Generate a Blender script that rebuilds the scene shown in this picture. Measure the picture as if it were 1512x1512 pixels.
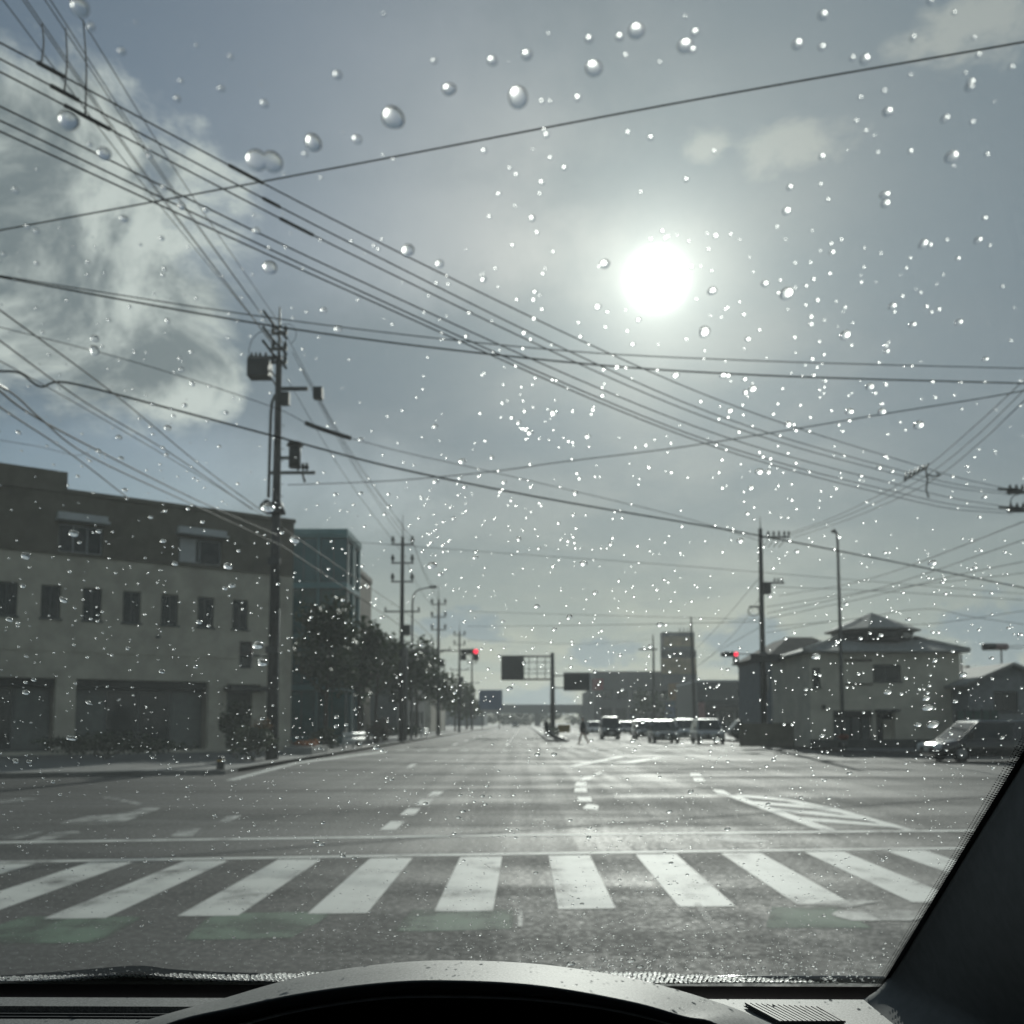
import bpy, math, random
from mathutils import Vector, Matrix
R = math.radians
random.seed(7)
sc = bpy.context.scene
COL = sc.collection
for o in list(bpy.data.objects):
    bpy.data.objects.remove(o)

# ------------------------------------------------------------------ camera
CAM_H, F, PPX, PPY = 1.40, 1500.0, 756.0, 951.0
PITCH, YAW = R(4.39), math.atan(19 / 1500.0)
CAM_LOC = Vector((0, 0, CAM_H))
CROT = (Matrix.Rotation(YAW, 3, 'Z') @ Matrix.Rotation(math.pi / 2 + PITCH, 3, 'X'))
cd = bpy.data.cameras.new('camera')
cam = bpy.data.objects.new('camera', cd)
COL.objects.link(cam)
cam.location = CAM_LOC
cam.rotation_euler = CROT.to_euler()
cd.sensor_width = 36
cd.lens = 36 * F / 1512
cd.shift_y = (PPY - 756) / 1512
cd.clip_start = 0.02
cd.clip_end = 6000
cd.dof.use_dof = True
cd.dof.focus_distance = 0.72
cd.dof.aperture_fstop = 15
sc.camera = cam


def ray(px, py):
    return (CROT @ Vector(((px - PPX) / F, -(py - PPY) / F, -1))).normalized()


def at(px, py, Y):
    d = ray(px, py)
    return CAM_LOC + d * (Y / d.y)


def gnd(px, py, z=0.0):
    d = ray(px, py)
    return CAM_LOC + d * ((z - CAM_H) / d.z)


# ------------------------------------------------------------------ render settings
sc.render.engine = 'CYCLES'
sc.view_settings.view_transform = 'Standard'
sc.view_settings.look = 'None'
sc.view_settings.gamma = 1
sc.view_settings.exposure = 0.18
sc.cycles.use_denoising = True
sc.cycles.max_bounces = 8
sc.cycles.transparent_max_bounces = 12
sc.cycles.sample_clamp_indirect = 8
sc.cycles.caustics_reflective = False
sc.cycles.caustics_refractive = False


# ------------------------------------------------------------------ node helper
class NT:
    def __init__(s, tree):
        s.t = tree
        tree.nodes.clear()

    def n(s, typ, **kw):
        nd = s.t.nodes.new(typ)
        for k, v in kw.items():
            if k.startswith('i_'):
                nd.inputs[k[2:].replace('_', ' ')].default_value = v
            else:
                setattr(nd, k, v)
        return nd

    def l(s, a, b):
        s.t.links.new(a, b)

    def val(s, sock, v):
        if hasattr(v, 'is_linked') or isinstance(v, bpy.types.NodeSocket):
            s.l(v, sock)
        else:
            sock.default_value = v

    def math(s, op, a, b=None, c=None, clamp=False):
        nd = s.n('ShaderNodeMath', operation=op, use_clamp=clamp)
        s.val(nd.inputs[0], a)
        if b is not None:
            s.val(nd.inputs[1], b)
        if c is not None:
            s.val(nd.inputs[2], c)
        return nd.outputs[0]

    def vmath(s, op, a, b=None, out=0):
        nd = s.n('ShaderNodeVectorMath', operation=op)
        s.val(nd.inputs[0], a)
        if b is not None:
            s.val(nd.inputs[1], b)
        return nd.outputs['Value'] if op in ('DOT_PRODUCT', 'LENGTH', 'DISTANCE') else nd.outputs[0]

    def ramp(s, v, lo, hi, a=0.0, b=1.0, smooth=True):
        nd = s.n('ShaderNodeMapRange', interpolation_type='SMOOTHSTEP' if smooth else 'LINEAR')
        s.val(nd.inputs['Value'], v)
        nd.inputs['From Min'].default_value = lo
        nd.inputs['From Max'].default_value = hi
        nd.inputs['To Min'].default_value = a
        nd.inputs['To Max'].default_value = b
        return nd.outputs[0]

    def mix(s, f, a, b, blend='MIX'):
        nd = s.n('ShaderNodeMix', data_type='RGBA', blend_type=blend)
        s.val(nd.inputs[0], f)
        s.val(nd.inputs[6], a)
        s.val(nd.inputs[7], b)
        return nd.outputs[2]

    def noise(s, vec, scale, detail=4, rough=0.55, dist=0.0):
        nd = s.n('ShaderNodeTexNoise')
        if vec is not None:
            s.l(vec, nd.inputs['Vector'])
        nd.inputs['Scale'].default_value = scale
        nd.inputs['Detail'].default_value = detail
        nd.inputs['Roughness'].default_value = rough
        nd.inputs['Distortion'].default_value = dist
        return nd.outputs['Fac']


def c4(c):
    return (c[0], c[1], c[2], 1.0)


# ------------------------------------------------------------------ sky and sun
SUN_DIR = ray(970, 413)
SUN_EL = math.asin(SUN_DIR.z)
SUN_AZ = math.atan2(SUN_DIR.x, SUN_DIR.y)
world = bpy.data.worlds.new('World')
sc.world = world
world.use_nodes = True
W = NT(world.node_tree)
tc = W.n('ShaderNodeTexCoord')
DIR = W.vmath('NORMALIZE', tc.outputs['Generated'])
sky = W.n('ShaderNodeTexSky', sky_type='NISHITA', sun_disc=False)
sky.sun_elevation = SUN_EL
sky.sun_rotation = SUN_AZ
sky.air_density = 1.0
sky.dust_density = 0.6
sky.ozone_density = 1.2
SKYK = 0.048
base = W.mix(1.0, sky.outputs[0], c4((SKYK, SKYK, SKYK)), 'MULTIPLY')
sep = W.n('ShaderNodeSeparateXYZ')
W.l(DIR, sep.inputs[0])
UP = sep.outputs['Z']
# cloud layer coordinates: project the direction on a high flat layer
zc = W.math('MAXIMUM', UP, 0.03)
lay = W.n('ShaderNodeCombineXYZ')
W.l(W.math('DIVIDE', sep.outputs['X'], W.math('ADD', zc, 0.18)), lay.inputs[0])
W.l(W.math('DIVIDE', sep.outputs['Y'], W.math('ADD', zc, 0.18)), lay.inputs[1])
fb1 = W.noise(lay.outputs[0], 2.2, 6, 0.55, 0.3)
fb2 = W.noise(DIR, 9.0, 7, 0.6, 0.2)
mpw = W.n('ShaderNodeMapping')
mpw.inputs['Scale'].default_value = (1, 1, 1.8)
W.l(DIR, mpw.inputs[0])
fb3 = W.noise(mpw.outputs[0], 24.0, 6, 0.62, 0.25)
angs = W.vmath('DOT_PRODUCT', DIR, tuple(SUN_DIR))
ang = W.math('ARCCOSINE', W.math('MINIMUM', angs, 1.0))


def blob(px, py, a, b):
    """elliptical cloud bank centred on a direction, a and b in radians"""
    d = ray(px, py)
    t1 = d.cross(Vector((0, 0, 1))).normalized()
    t2 = t1.cross(d).normalized()
    x = W.math('DIVIDE', W.vmath('DOT_PRODUCT', DIR, tuple(t1)), a)
    y = W.math('DIVIDE', W.vmath('DOT_PRODUCT', DIR, tuple(t2)), b)
    r = W.math('SQRT', W.math('ADD', W.math('MULTIPLY', x, x), W.math('MULTIPLY', y, y)))
    front = W.math('GREATER_THAN', W.vmath('DOT_PRODUCT', DIR, tuple(d)), 0.0)
    return W.math('MULTIPLY', W.math('SUBTRACT', 1.0, r), front)


def bank(items):
    out = None
    for it in items:
        b = blob(*it)
        out = b if out is None else W.math('SMOOTH_MAX', out, b, 0.15)
    return out


# thin high veil over most of the sky, thinner towards the blue gaps
gap = bank([(390, 90, .30, .15), (230, 690, .24, .060), (560, 340, .22, .07), (330, 300, .12, .10)])
gapm = W.ramp(W.math('ADD', gap, W.math('MULTIPLY', W.math('SUBTRACT', fb2, 0.5), 1.3)), -0.35, 0.75)
veil = W.math('SUBTRACT', W.ramp(fb1, 0.30, 0.62, 0.78, 0.95), W.math('MULTIPLY', gapm, 0.66), clamp=True)
hz = W.ramp(UP, 0.0, 0.30, 1.0, 0.0)
veil = W.math('MAXIMUM', veil, W.math('MULTIPLY', hz, 0.93))
tex = W.ramp(fb1, 0.3, 0.7, 0.93, 1.08)
vcol = W.mix(hz, c4((.112, .148, .192)), c4((.258, .280, .258)))
vcolt = W.n('ShaderNodeVectorMath', operation='SCALE')
W.l(vcol, vcolt.inputs[0]); W.l(tex, vcolt.inputs['Scale'])
col = W.mix(veil, base, vcolt.outputs[0])
# slate-blue gaps low over the horizon
lowb = bank([(885, 968, .052, .018), (690, 925, .055, .020), (1105, 952, .050, .028), (1470, 925, .085, .030), (790, 1035, .06, .016), (1480, 985, .03, .014)])
lowm = W.ramp(W.math('ADD', lowb, W.math('MULTIPLY', W.math('SUBTRACT', fb3, 0.5), 2.6)), 0.0, 0.55)
col = W.mix(W.math('MULTIPLY', lowm, 0.75), col, c4((.155, .205, .255)))
# one big cumulus on the left
big = bank([(10, 340, .18, .15), (120, 450, .15, .11), (230, 530, .09, .06), (50, 230, .11, .085)])
fb4 = W.noise(DIR, 6.5, 8, 0.62, 0.5)
nb = W.math('ADD', W.math('MULTIPLY', W.math('SUBTRACT', fb4, 0.5), 1.5), W.math('MULTIPLY', W.math('SUBTRACT', fb3, 0.5), .55))
bigd = W.math('ADD', big, nb)
bigm = W.ramp(bigd, -0.06, 0.30)
offs = W.vmath('ADD', DIR, tuple(SUN_DIR * .035))
fb5 = W.noise(offs, 6.5, 8, 0.62, 0.5)
lit = W.math('ADD', W.math('MULTIPLY', W.math('SUBTRACT', fb4, fb5), 2.6), W.math('MULTIPLY', W.math('SUBTRACT', big, 0.35), -.55))
bigc = W.mix(W.ramp(lit, -0.42, 0.22), c4((.155, .182, .200)), c4((.56, .58, .565)))
col = W.mix(W.math('MULTIPLY', bigm, 0.92), col, bigc)
# small cumulus near the sun and at the top right
cu = bank([(1170, 215, .065, .026), (1450, 30, .085, .035), (1040, 220, .03, .02)])
cum = W.ramp(W.math('ADD', cu, W.math('MULTIPLY', W.math('SUBTRACT', fb3, 0.5), 1.9)), 0.05, 0.75)
col = W.mix(W.math('MULTIPLY', cum, 0.5), col, c4((.46, .45, .42)))
# sun seen through thin cloud: disc, close halo and wide aureole


def gauss(sig, amp):
    q = W.math('DIVIDE', ang, sig)
    return W.math('MULTIPLY', W.math('EXPONENT', W.math('MULTIPLY', W.math('MULTIPLY', q, q), -1.0)), amp)


def expo(sig, amp):
    return W.math('MULTIPLY', W.math('EXPONENT', W.math('MULTIPLY', W.math('DIVIDE', ang, sig), -1.0)), amp)


glow = W.math('ADD', W.math('ADD', gauss(R(0.95), 5.0), expo(R(2.8), 0.95)), expo(R(13), 0.29))
gcol = W.n('ShaderNodeVectorMath', operation='SCALE')
gcol.inputs[0].default_value = (1.0, 0.99, 0.90)
W.l(glow, gcol.inputs['Scale'])
col = W.mix(1.0, col, gcol.outputs[0], 'ADD')
# below the horizon: dull ground tone
col = W.mix(W.ramp(UP, -0.02, 0.0), c4((.10, .105, .10)), col)
bg = W.n('ShaderNodeBackground')
W.l(col, bg.inputs['Color'])
bg.inputs['Strength'].default_value = 1.0
wo = W.n('ShaderNodeOutputWorld')
W.l(bg.outputs[0], wo.inputs['Surface'])

sl = bpy.data.lights.new('sun', 'SUN')
sl.energy = 3.2
sl.angle = R(0.53)
sl.color = (1.0, 0.965, 0.91)
so = bpy.data.objects.new('sun', sl)
COL.objects.link(so)
so.rotation_euler = SUN_DIR.to_track_quat('Z', 'Y').to_euler()
so.location = (0, 0, 60)

# ------------------------------------------------------------------ materials
MATS = {}


def mat(name, base, rough=0.7, metal=0.0, var=0.15, scale=3.0, bump=0.0, bscale=40.0, spec=0.5, emit=None, estr=0.0, coat=0.0):
    if name in MATS:
        return MATS[name]
    m = bpy.data.materials.new(name)
    m.use_nodes = True
    T = NT(m.node_tree)
    tcn = T.n('ShaderNodeTexCoord')
    p = T.n('ShaderNodeBsdfPrincipled')
    if var > 0:
        nz = T.noise(tcn.outputs['Object'], scale, 5, 0.6)
        hi = tuple(min(1, x * (1 + var)) for x in base)
        lo = tuple(x * (1 - var) for x in base)
        T.l(T.mix(T.ramp(nz, .3, .7), c4(lo), c4(hi)), p.inputs['Base Color'])
    else:
        p.inputs['Base Color'].default_value = c4(base)
    p.inputs['Roughness'].default_value = rough
    p.inputs['Metallic'].default_value = metal
    p.inputs['Specular IOR Level'].default_value = spec
    p.inputs['Coat Weight'].default_value = coat
    if bump > 0:
        nb_ = T.noise(tcn.outputs['Object'], bscale, 4, 0.6)
        b = T.n('ShaderNodeBump')
        b.inputs['Strength'].default_value = bump
        b.inputs['Distance'].default_value = 0.10 / bscale
        T.l(nb_, b.inputs['Height'])
        T.l(b.outputs[0], p.inputs['Normal'])
    if emit:
        p.inputs['Emission Color'].default_value = c4(emit)
        p.inputs['Emission Strength'].default_value = estr
    out = T.n('ShaderNodeOutputMaterial')
    T.l(p.outputs[0], out.inputs['Surface'])
    MATS[name] = m
    return m


def asphalt_mat():
    m = bpy.data.materials.new('wet_asphalt')
    m.use_nodes = True
    T = NT(m.node_tree)
    tcn = T.n('ShaderNodeTexCoord')
    pos = tcn.outputs['Object']
    p = T.n('ShaderNodeBsdfPrincipled')
    mp = T.n('ShaderNodeMapping')
    mp.inputs['Scale'].default_value = (0.10, 0.45, 1)
    T.l(pos, mp.inputs[0])
    wet = T.noise(mp.outputs[0], 1.0, 6, 0.6, 0.4)
    mp2 = T.n('ShaderNodeMapping')
    mp2.inputs['Scale'].default_value = (2.2, 0.06, 1)
    T.l(pos, mp2.inputs[0])
    track = T.noise(mp2.outputs[0], 1.0, 3, 0.5)
    grain = T.noise(pos, 55, 3, 0.7)
    mid = T.noise(pos, 5, 5, 0.65)
    spk = T.noise(pos, 17, 4, 0.75)
    colr = T.mix(T.ramp(grain, .35, .7), c4((.011, .012, .012)), c4((.044, .045, .045)))
    colr = T.mix(T.ramp(mid, .3, .7), colr, c4((.025, .026, .026)))
    colr = T.mix(T.ramp(spk, .50, .68), colr, c4((.095, .097, .094)))
    T.l(colr, p.inputs['Base Color'])
    rgh = T.math('ADD', T.ramp(wet, .35, .65, .68, .84), T.ramp(track, .35, .65, -.03, .04))
    T.l(T.math('ADD', rgh, T.ramp(spk, .4, .65, .05, -.12)), p.inputs['Roughness'])
    T.l(T.ramp(wet, .35, .68, .28, .13), p.inputs['Specular IOR Level'])
    b = T.n('ShaderNodeBump')
    b.inputs['Strength'].default_value = 0.55
    b.inputs['Distance'].default_value = 0.004
    T.l(T.math('ADD', grain, T.math('MULTIPLY', spk, 1.2)), b.inputs['Height'])
    T.l(b.outputs[0], p.inputs['Normal'])
    out = T.n('ShaderNodeOutputMaterial')
    T.l(p.outputs[0], out.inputs['Surface'])
    return m


def paint_mat(name, colr, worn, wearlo=.42, wearhi=.62, rough=.68, edge=40.0):
    """road paint: worn through to the asphalt below, ragged at its borders"""
    m = bpy.data.materials.new(name)
    m.use_nodes = True
    T = NT(m.node_tree)
    tcn = T.n('ShaderNodeTexCoord')
    pos = tcn.outputs['Object']
    n1 = T.noise(pos, 1.6, 7, 0.65)
    n2 = T.noise(pos, 34, 4, 0.72)
    mp = T.n('ShaderNodeMapping')
    mp.inputs['Scale'].default_value = (5, .35, 1)
    T.l(pos, mp.inputs[0])
    n3 = T.noise(mp.outputs[0], 1.0, 3, .5)
    w = T.math('ADD', T.math('ADD', T.math('MULTIPLY', n1, .6), T.math('MULTIPLY', n2, .22)), T.math('MULTIPLY', n3, .22))
    f = T.ramp(w, wearlo, wearhi)
    g = T.n('ShaderNodeSeparateXYZ')
    T.l(tcn.outputs['Generated'], g.inputs[0])
    ex = T.math('MINIMUM', g.outputs['X'], T.math('SUBTRACT', 1.0, g.outputs['X']))
    ey = T.math('MINIMUM', g.outputs['Y'], T.math('SUBTRACT', 1.0, g.outputs['Y']))
    ed = T.math('MULTIPLY', T.math('MINIMUM', ex, ey), edge)
    chip = T.ramp(T.math('ADD', T.math('MINIMUM', ed, 1.0), T.math('MULTIPLY', T.math('SUBTRACT', n2, .5), 1.2)), .10, .45)
    p = T.n('ShaderNodeBsdfPrincipled')
    T.l(T.mix(T.ramp(w, wearlo - .12, wearhi - .06), c4(colr), c4(worn)), p.inputs['Base Color'])
    p.inputs['Roughness'].default_value = rough
    b = T.n('ShaderNodeBump')
    b.inputs['Strength'].default_value = 0.35
    b.inputs['Distance'].default_value = 0.004
    T.l(n2, b.inputs['Height'])
    T.l(b.outputs[0], p.inputs['Normal'])
    tr = T.n('ShaderNodeBsdfTransparent')
    mx = T.n('ShaderNodeMixShader')
    T.l(T.math('MULTIPLY', chip, T.math('SUBTRACT', 1.0, T.math('MULTIPLY', f, .92))), mx.inputs[0])
    T.l(tr.outputs[0], mx.inputs[1]); T.l(p.outputs[0], mx.inputs[2])
    out = T.n('ShaderNodeOutputMaterial')
    T.l(mx.outputs[0], out.inputs['Surface'])
    return m


def leaf_mat(name, c1, c2):
    m = bpy.data.materials.new(name)
    m.use_nodes = True
    T = NT(m.node_tree)
    tcn = T.n('ShaderNodeTexCoord')
    n1 = T.noise(tcn.outputs['Object'], 2.5, 3, 0.6)
    cc = T.mix(T.ramp(n1, .3, .7), c4(c1), c4(c2))
    d = T.n('ShaderNodeBsdfPrincipled')
    T.l(cc, d.inputs['Base Color'])
    d.inputs['Roughness'].default_value = .5
    tr = T.n('ShaderNodeBsdfTranslucent')
    T.l(cc, tr.inputs['Color'])
    mx = T.n('ShaderNodeMixShader')
    mx.inputs[0].default_value = .22
    T.l(d.outputs[0], mx.inputs[1]); T.l(tr.outputs[0], mx.inputs[2])
    out = T.n('ShaderNodeOutputMaterial')
    T.l(mx.outputs[0], out.inputs['Surface'])
    return m


def windshield_mat():
    """thin tinted pane: clear transmission, schlick reflection, a dusty film that scatters sunlight"""
    m = bpy.data.materials.new('windshield_glass')
    m.use_nodes = True
    T = NT(m.node_tree)
    g = T.n('ShaderNodeNewGeometry')
    tcn = T.n('ShaderNodeTexCoord')
    fac = T.math('ABSOLUTE', T.vmath('DOT_PRODUCT', g.outputs['Normal'], g.outputs['Incoming']))
    f5 = T.math('POWER', T.math('SUBTRACT', 1.0, fac, clamp=True), 5.0)
    fr = T.math('MULTIPLY', T.math('ADD', 0.05, T.math('MULTIPLY', f5, 0.9)), 0.55)
    tr = T.n('ShaderNodeBsdfTransparent')
    tr.inputs['Color'].default_value = (.835, .900, .872, 1)
    gl = T.n('ShaderNodeBsdfGlossy')
    gl.inputs['Roughness'].default_value = 0.0
    gl.inputs['Color'].default_value = (.9, .95, .93, 1)
    dust = T.n('ShaderNodeBsdfTranslucent')
    dust.inputs['Color'].default_value = (.74, .83, .80, 1)
    sm = T.noise(tcn.outputs['Object'], 6.0, 6, .6)
    sp = T.noise(tcn.outputs['Object'], 420.0, 2, .6)
    df = T.math('MULTIPLY', T.ramp(sm, .3, .7, .015, .025), T.ramp(sp, .35, .75, .85, 1.25))
    m1 = T.n('ShaderNodeMixShader')
    T.l(df, m1.inputs[0]); T.l(tr.outputs[0], m1.inputs[1]); T.l(dust.outputs[0], m1.inputs[2])
    m2 = T.n('ShaderNodeMixShader')
    T.l(fr, m2.inputs[0]); T.l(m1.outputs[0], m2.inputs[1]); T.l(gl.outputs[0], m2.inputs[2])
    out = T.n('ShaderNodeOutputMaterial')
    T.l(m2.outputs[0], out.inputs['Surface'])
    return m


def water_mat(name='rain_water', rough=0.20):
    m = bpy.data.materials.new(name)
    m.use_nodes = True
    T = NT(m.node_tree)
    gl = T.n('ShaderNodeBsdfGlass')
    gl.inputs['IOR'].default_value = 1.333
    gl.inputs['Roughness'].default_value = rough
    out = T.n('ShaderNodeOutputMaterial')
    T.l(gl.outputs[0], out.inputs['Surface'])
    return m


M_ASPH = asphalt_mat()
M_WHITE = paint_mat('road_paint_white', (.47, .48, .455), (.30, .305, .29), .53, .74)
M_WORN = paint_mat('road_paint_worn', (.38, .39, .37), (.22, .225, .215), .42, .62, edge=9)
M_FAINT = paint_mat('road_paint_faint', (.20, .205, .195), (.12, .122, .12), .40, .58, edge=6)
M_GREEN = paint_mat('road_paint_green', (.034, .098, .052), (.030, .062, .040), .46, .70, .8, edge=6)
M_WATER = water_mat()
M_PANE = windshield_mat()
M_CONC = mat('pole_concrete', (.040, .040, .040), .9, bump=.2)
M_STEEL = mat('galvanised_steel', (.10, .105, .105), .6, .3)
M_DARKST = mat('dark_painted_steel', (.030, .032, .034), .65, .0)
M_WIRE = mat('cable_sheath', (.014, .015, .016), .7, var=0, spec=.15)
M_BLACK = mat('black_plastic', (.012, .013, .014), .45, var=0)
M_GLASSD = mat('dark_window_glass', (.014, .020, .023), .05, var=.2, spec=.35)
M_PAVE = mat('pavement_paving', (.12, .12, .115), .75, var=.2, scale=1.2, bump=.2, bscale=14)
M_KERB = mat('kerb_concrete', (.20, .20, .19), .75, var=.15)

# ------------------------------------------------------------------ mesh builder


class MB:
    def __init__(s):
        s.v, s.f, s.sm = [], [], []

    def face(s, idx, smooth=False):
        s.f.append(tuple(idx)); s.sm.append(smooth)

    def poly(s, pts, smooth=False):
        b = len(s.v)
        s.v += [tuple(p) for p in pts]
        s.face(range(b, b + len(pts)), smooth)
        return s

    def box(s, x0, x1, y0, y1, z0, z1):
        b = len(s.v)
        s.v += [(x, y, z) for z in (z0, z1) for y in (y0, y1) for x in (x0, x1)]
        for q in ((0, 2, 3, 1), (4, 5, 7, 6), (0, 1, 5, 4), (2, 6, 7, 3), (0, 4, 6, 2), (1, 3, 7, 5)):
            s.face([b + i for i in q])
        return s

    def hexa(s, p):
        """8 corners: 4 of one end, 4 of the other, same winding"""
        b = len(s.v)
        s.v += [tuple(q) for q in p]
        for q in ((3, 2, 1, 0), (4, 5, 6, 7), (0, 1, 5, 4), (1, 2, 6, 5), (2, 3, 7, 6), (3, 0, 4, 7)):
            s.face([b + i for i in q])
        return s

    def prism(s, pts, d):
        """polygon extruded by vector d"""
        n = len(pts)
        b = len(s.v)
        d = Vector(d)
        s.v += [tuple(Vector(p)) for p in pts] + [tuple(Vector(p) + d) for p in pts]
        s.face(list(range(b + n - 1, b - 1, -1)))
        s.face(range(b + n, b + 2 * n))
        for i in range(n):
            j = (i + 1) % n
            s.face((b + i, b + j, b + n + j, b + n + i))
        return s

    def tube(s, pts, r, n=8, caps=True):
        pts = [Vector(p) for p in pts]
        rs = r if isinstance(r, (list, tuple)) else [r] * len(pts)
        b0 = len(s.v)
        ref = None
        for i, p in enumerate(pts):
            t = (pts[min(i + 1, len(pts) - 1)] - pts[max(i - 1, 0)]).normalized()
            if ref is None:
                ref = t.cross(Vector((0, 0, 1)))
                if ref.length < 1e-3:
                    ref = t.cross(Vector((1, 0, 0)))
                ref.normalize()
            a = (ref - t * ref.dot(t)).normalized()
            ref = a
            c = t.cross(a)
            for k in range(n):
                th = 2 * math.pi * k / n
                s.v.append(tuple(p + (a * math.cos(th) + c * math.sin(th)) * rs[i]))
        for i in range(len(pts) - 1):
            for k in range(n):
                k2 = (k + 1) % n
                s.face((b0 + i * n + k, b0 + i * n + k2, b0 + (i + 1) * n + k2, b0 + (i + 1) * n + k), True)
        if caps:
            s.face([b0 + k for k in range(n - 1, -1, -1)])
            e = b0 + (len(pts) - 1) * n
            s.face([e + k for k in range(n)])
        return s

    def rings(s, rings, closed=True, cap=True, smooth=True):
        b = len(s.v)
        n = len(rings[0])
        for rg in rings:
            s.v += [tuple(p) for p in rg]
        for i in range(len(rings) - 1):
            for k in range(n if closed else n - 1):
                k2 = (k + 1) % n
                s.face((b + i * n + k, b + i * n + k2, b + (i + 1) * n + k2, b + (i + 1) * n + k), smooth)
        if cap and closed:
            s.face([b + k for k in range(n - 1, -1, -1)])
            e = b + (len(rings) - 1) * n
            s.face([e + k for k in range(n)])
        return s

    def mesh(s, name, m):
        me = bpy.data.meshes.new(name)
        me.from_pydata(s.v, [], s.f)
        me.polygons.foreach_set('use_smooth', s.sm)
        if m:
            me.materials.append(m)
        me.update()
        return me

    def build(s, name, m, parent=None):
        o = bpy.data.objects.new(name, s.mesh(name, m))
        COL.objects.link(o)
        if parent is not None:
            o.parent = parent
        return o


def tag(o, label=None, cat=None, group=None, kind=None):
    if label: o['label'] = label
    if cat: o['category'] = cat
    if group: o['group'] = group
    if kind: o['kind'] = kind
    return o


def empty(name, loc=(0, 0, 0), rz=0.0):
    o = bpy.data.objects.new(name, None)
    COL.objects.link(o)
    o.location = loc
    o.rotation_euler = (0, 0, rz)
    o.empty_display_size = .3
    return o


def xf(o, inv=None):
    return o


# ------------------------------------------------------------------ ground, roads, pavements
def sheet(name, pts, z, m, kind='structure'):
    o = MB().poly([(p[0], p[1], z) for p in pts]).build(name, m)
    return tag(o, kind=kind)


M_EARTH = mat('damp_ground', (.10, .10, .09), .8, var=.3, scale=.3)
sheet('ground', [(-600, -100), (600, -100), (600, 1000), (-600, 1000)], -0.02, M_EARTH)
sheet('road', [(-60, -6), (60, -6), (60, 44.4), (14.8, 44.4), (14.8, 900), (-8.0, 900), (-8.0, 27), (-60, 27)], 0.0, M_ASPH)


def slab(name, top, zt, kerb_pts=None):
    """pavement slab with a raised kerb strip along part of its edge"""
    o = MB().prism([(p[0], p[1], -0.05) for p in top], (0, 0, zt + .05)).build(name, M_PAVE)
    tag(o, kind='structure')
    if kerb_pts:
        for i in range(len(kerb_pts) - 1):
            a, b = Vector(kerb_pts[i]), Vector(kerb_pts[i + 1])
            d = (b - a)
            n = Vector((d.y, -d.x)).normalized() * .15
            L = d.length
            k = max(1, int(L / 2.0)) if L < 90 else 1
            for j in range(k):
                p, q = a + d * (j / k), a + d * ((j + 1) / k) - d.normalized() * .012
                MB().prism([(p.x, p.y, -.04), (q.x, q.y, -.04), (q.x + n.x, q.y + n.y, -.04), (p.x + n.x, p.y + n.y, -.04)], (0, 0, .04 + zt + .012)).build('kerb_stone', M_KERB, o)
    return o


slab('pavement_left', [(-8.0, 27.2), (-8.0, 400), (-40, 400), (-40, 18.5), (-16, 24.2), (-10, 26.6)], .12,
     [(-8.0, 110), (-8.0, 60), (-8.0, 28.4), (-8.5, 27.2), (-10, 26.6), (-16, 24.2), (-25, 21.8)])
slab('pavement_right', [(14.8, 47), (16.0, 45.0), (18, 44.5), (60, 44.4), (60, 400), (14.8, 400)], .12,
     [(40, 44.4), (18, 44.5), (16.0, 45.0), (14.8, 47), (14.8, 80), (14.8, 120)])

# ---- painted markings, each a thin sheet on the asphalt
MARKS = []


def mark(name, pts, m=None, z=.004):
    o = MB().poly([(p[0], p[1], z) for p in pts]).build(name, m or M_WHITE)
    tag(o, kind='structure')
    return o


def near_edge(x): return 7.70 + .115 * x
def far_edge(x): return 10.78 + .125 * x
for k in range(-9, 8):
    xc = -.455 + .92 * k
    w = .22
    mark('crosswalk_stripe', [(xc - w, near_edge(xc - w)), (xc + w, near_edge(xc + w)), (xc + w, far_edge(xc + w) - .02), (xc - w, far_edge(xc - w) - .02)])


def cross_line(y0, k0, th, name):
    n = 12
    for i in range(n):
        x0, x1 = -13 + 26 * i / n, -13 + 26 * (i + 1) / n
        f = lambda x: y0 + .13 * x - .004 * x * x * (1 if x > 0 else .4)
        mark(name, [(x0, f(x0)), (x1, f(x1)), (x1, f(x1) + th), (x0, f(x0) + th)])


def cross_strip(name, y0, th):
    f = lambda x: y0 + .13 * x - .004 * x * x * (1 if x > 0 else .3)
    xs = [-13 + 26 * i / 24 for i in range(25)]
    b = MB()
    lo = [(x, f(x), .0045) for x in xs]
    hi = [(x, f(x) + th, .0045) for x in reversed(xs)]
    b.poly(lo + hi)
    tag(b.build(name, M_WHITE), kind='structure')


cross_strip('bicycle_crossing_line', 10.86, .17)
cross_strip('bicycle_crossing_line', 12.62, .20)
# worn green bands short of the crosswalk
def gq(*pp):
    return [tuple(gnd(*p).xy) for p in pp]


mark('green_road_band', gq((-90, 1395), (150, 1392), (215, 1352), (40, 1353)), M_GREEN, .002)
mark('green_road_band', gq((270, 1390), (430, 1385), (500, 1345), (310, 1350)), M_GREEN, .002)
mark('green_road_band', gq((575, 1377), (762, 1372), (765, 1341), (610, 1343)), M_GREEN, .002)
mark('green_road_band', gq((1130, 1372), (1290, 1372), (1240, 1338), (1140, 1338)), M_GREEN, .002)
mark('worn_white_line', gq((764, 1371), (771, 1371), (772, 1338), (766, 1338)), M_WORN, .007)
mark('worn_white_line', gq((1042, 1362), (1054, 1362), (1034, 1334), (1024, 1334)), M_WORN, .007)
mark('worn_white_patch', gq((1185, 1337), (1250, 1341), (1300, 1332), (1270, 1329), (1220, 1331)), M_WORN, .006)
mark('worn_white_patch', gq((1225, 1352), (1260, 1361), (1340, 1361), (1385, 1354), (1340, 1345), (1240, 1344)), M_WORN, .006)
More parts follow.
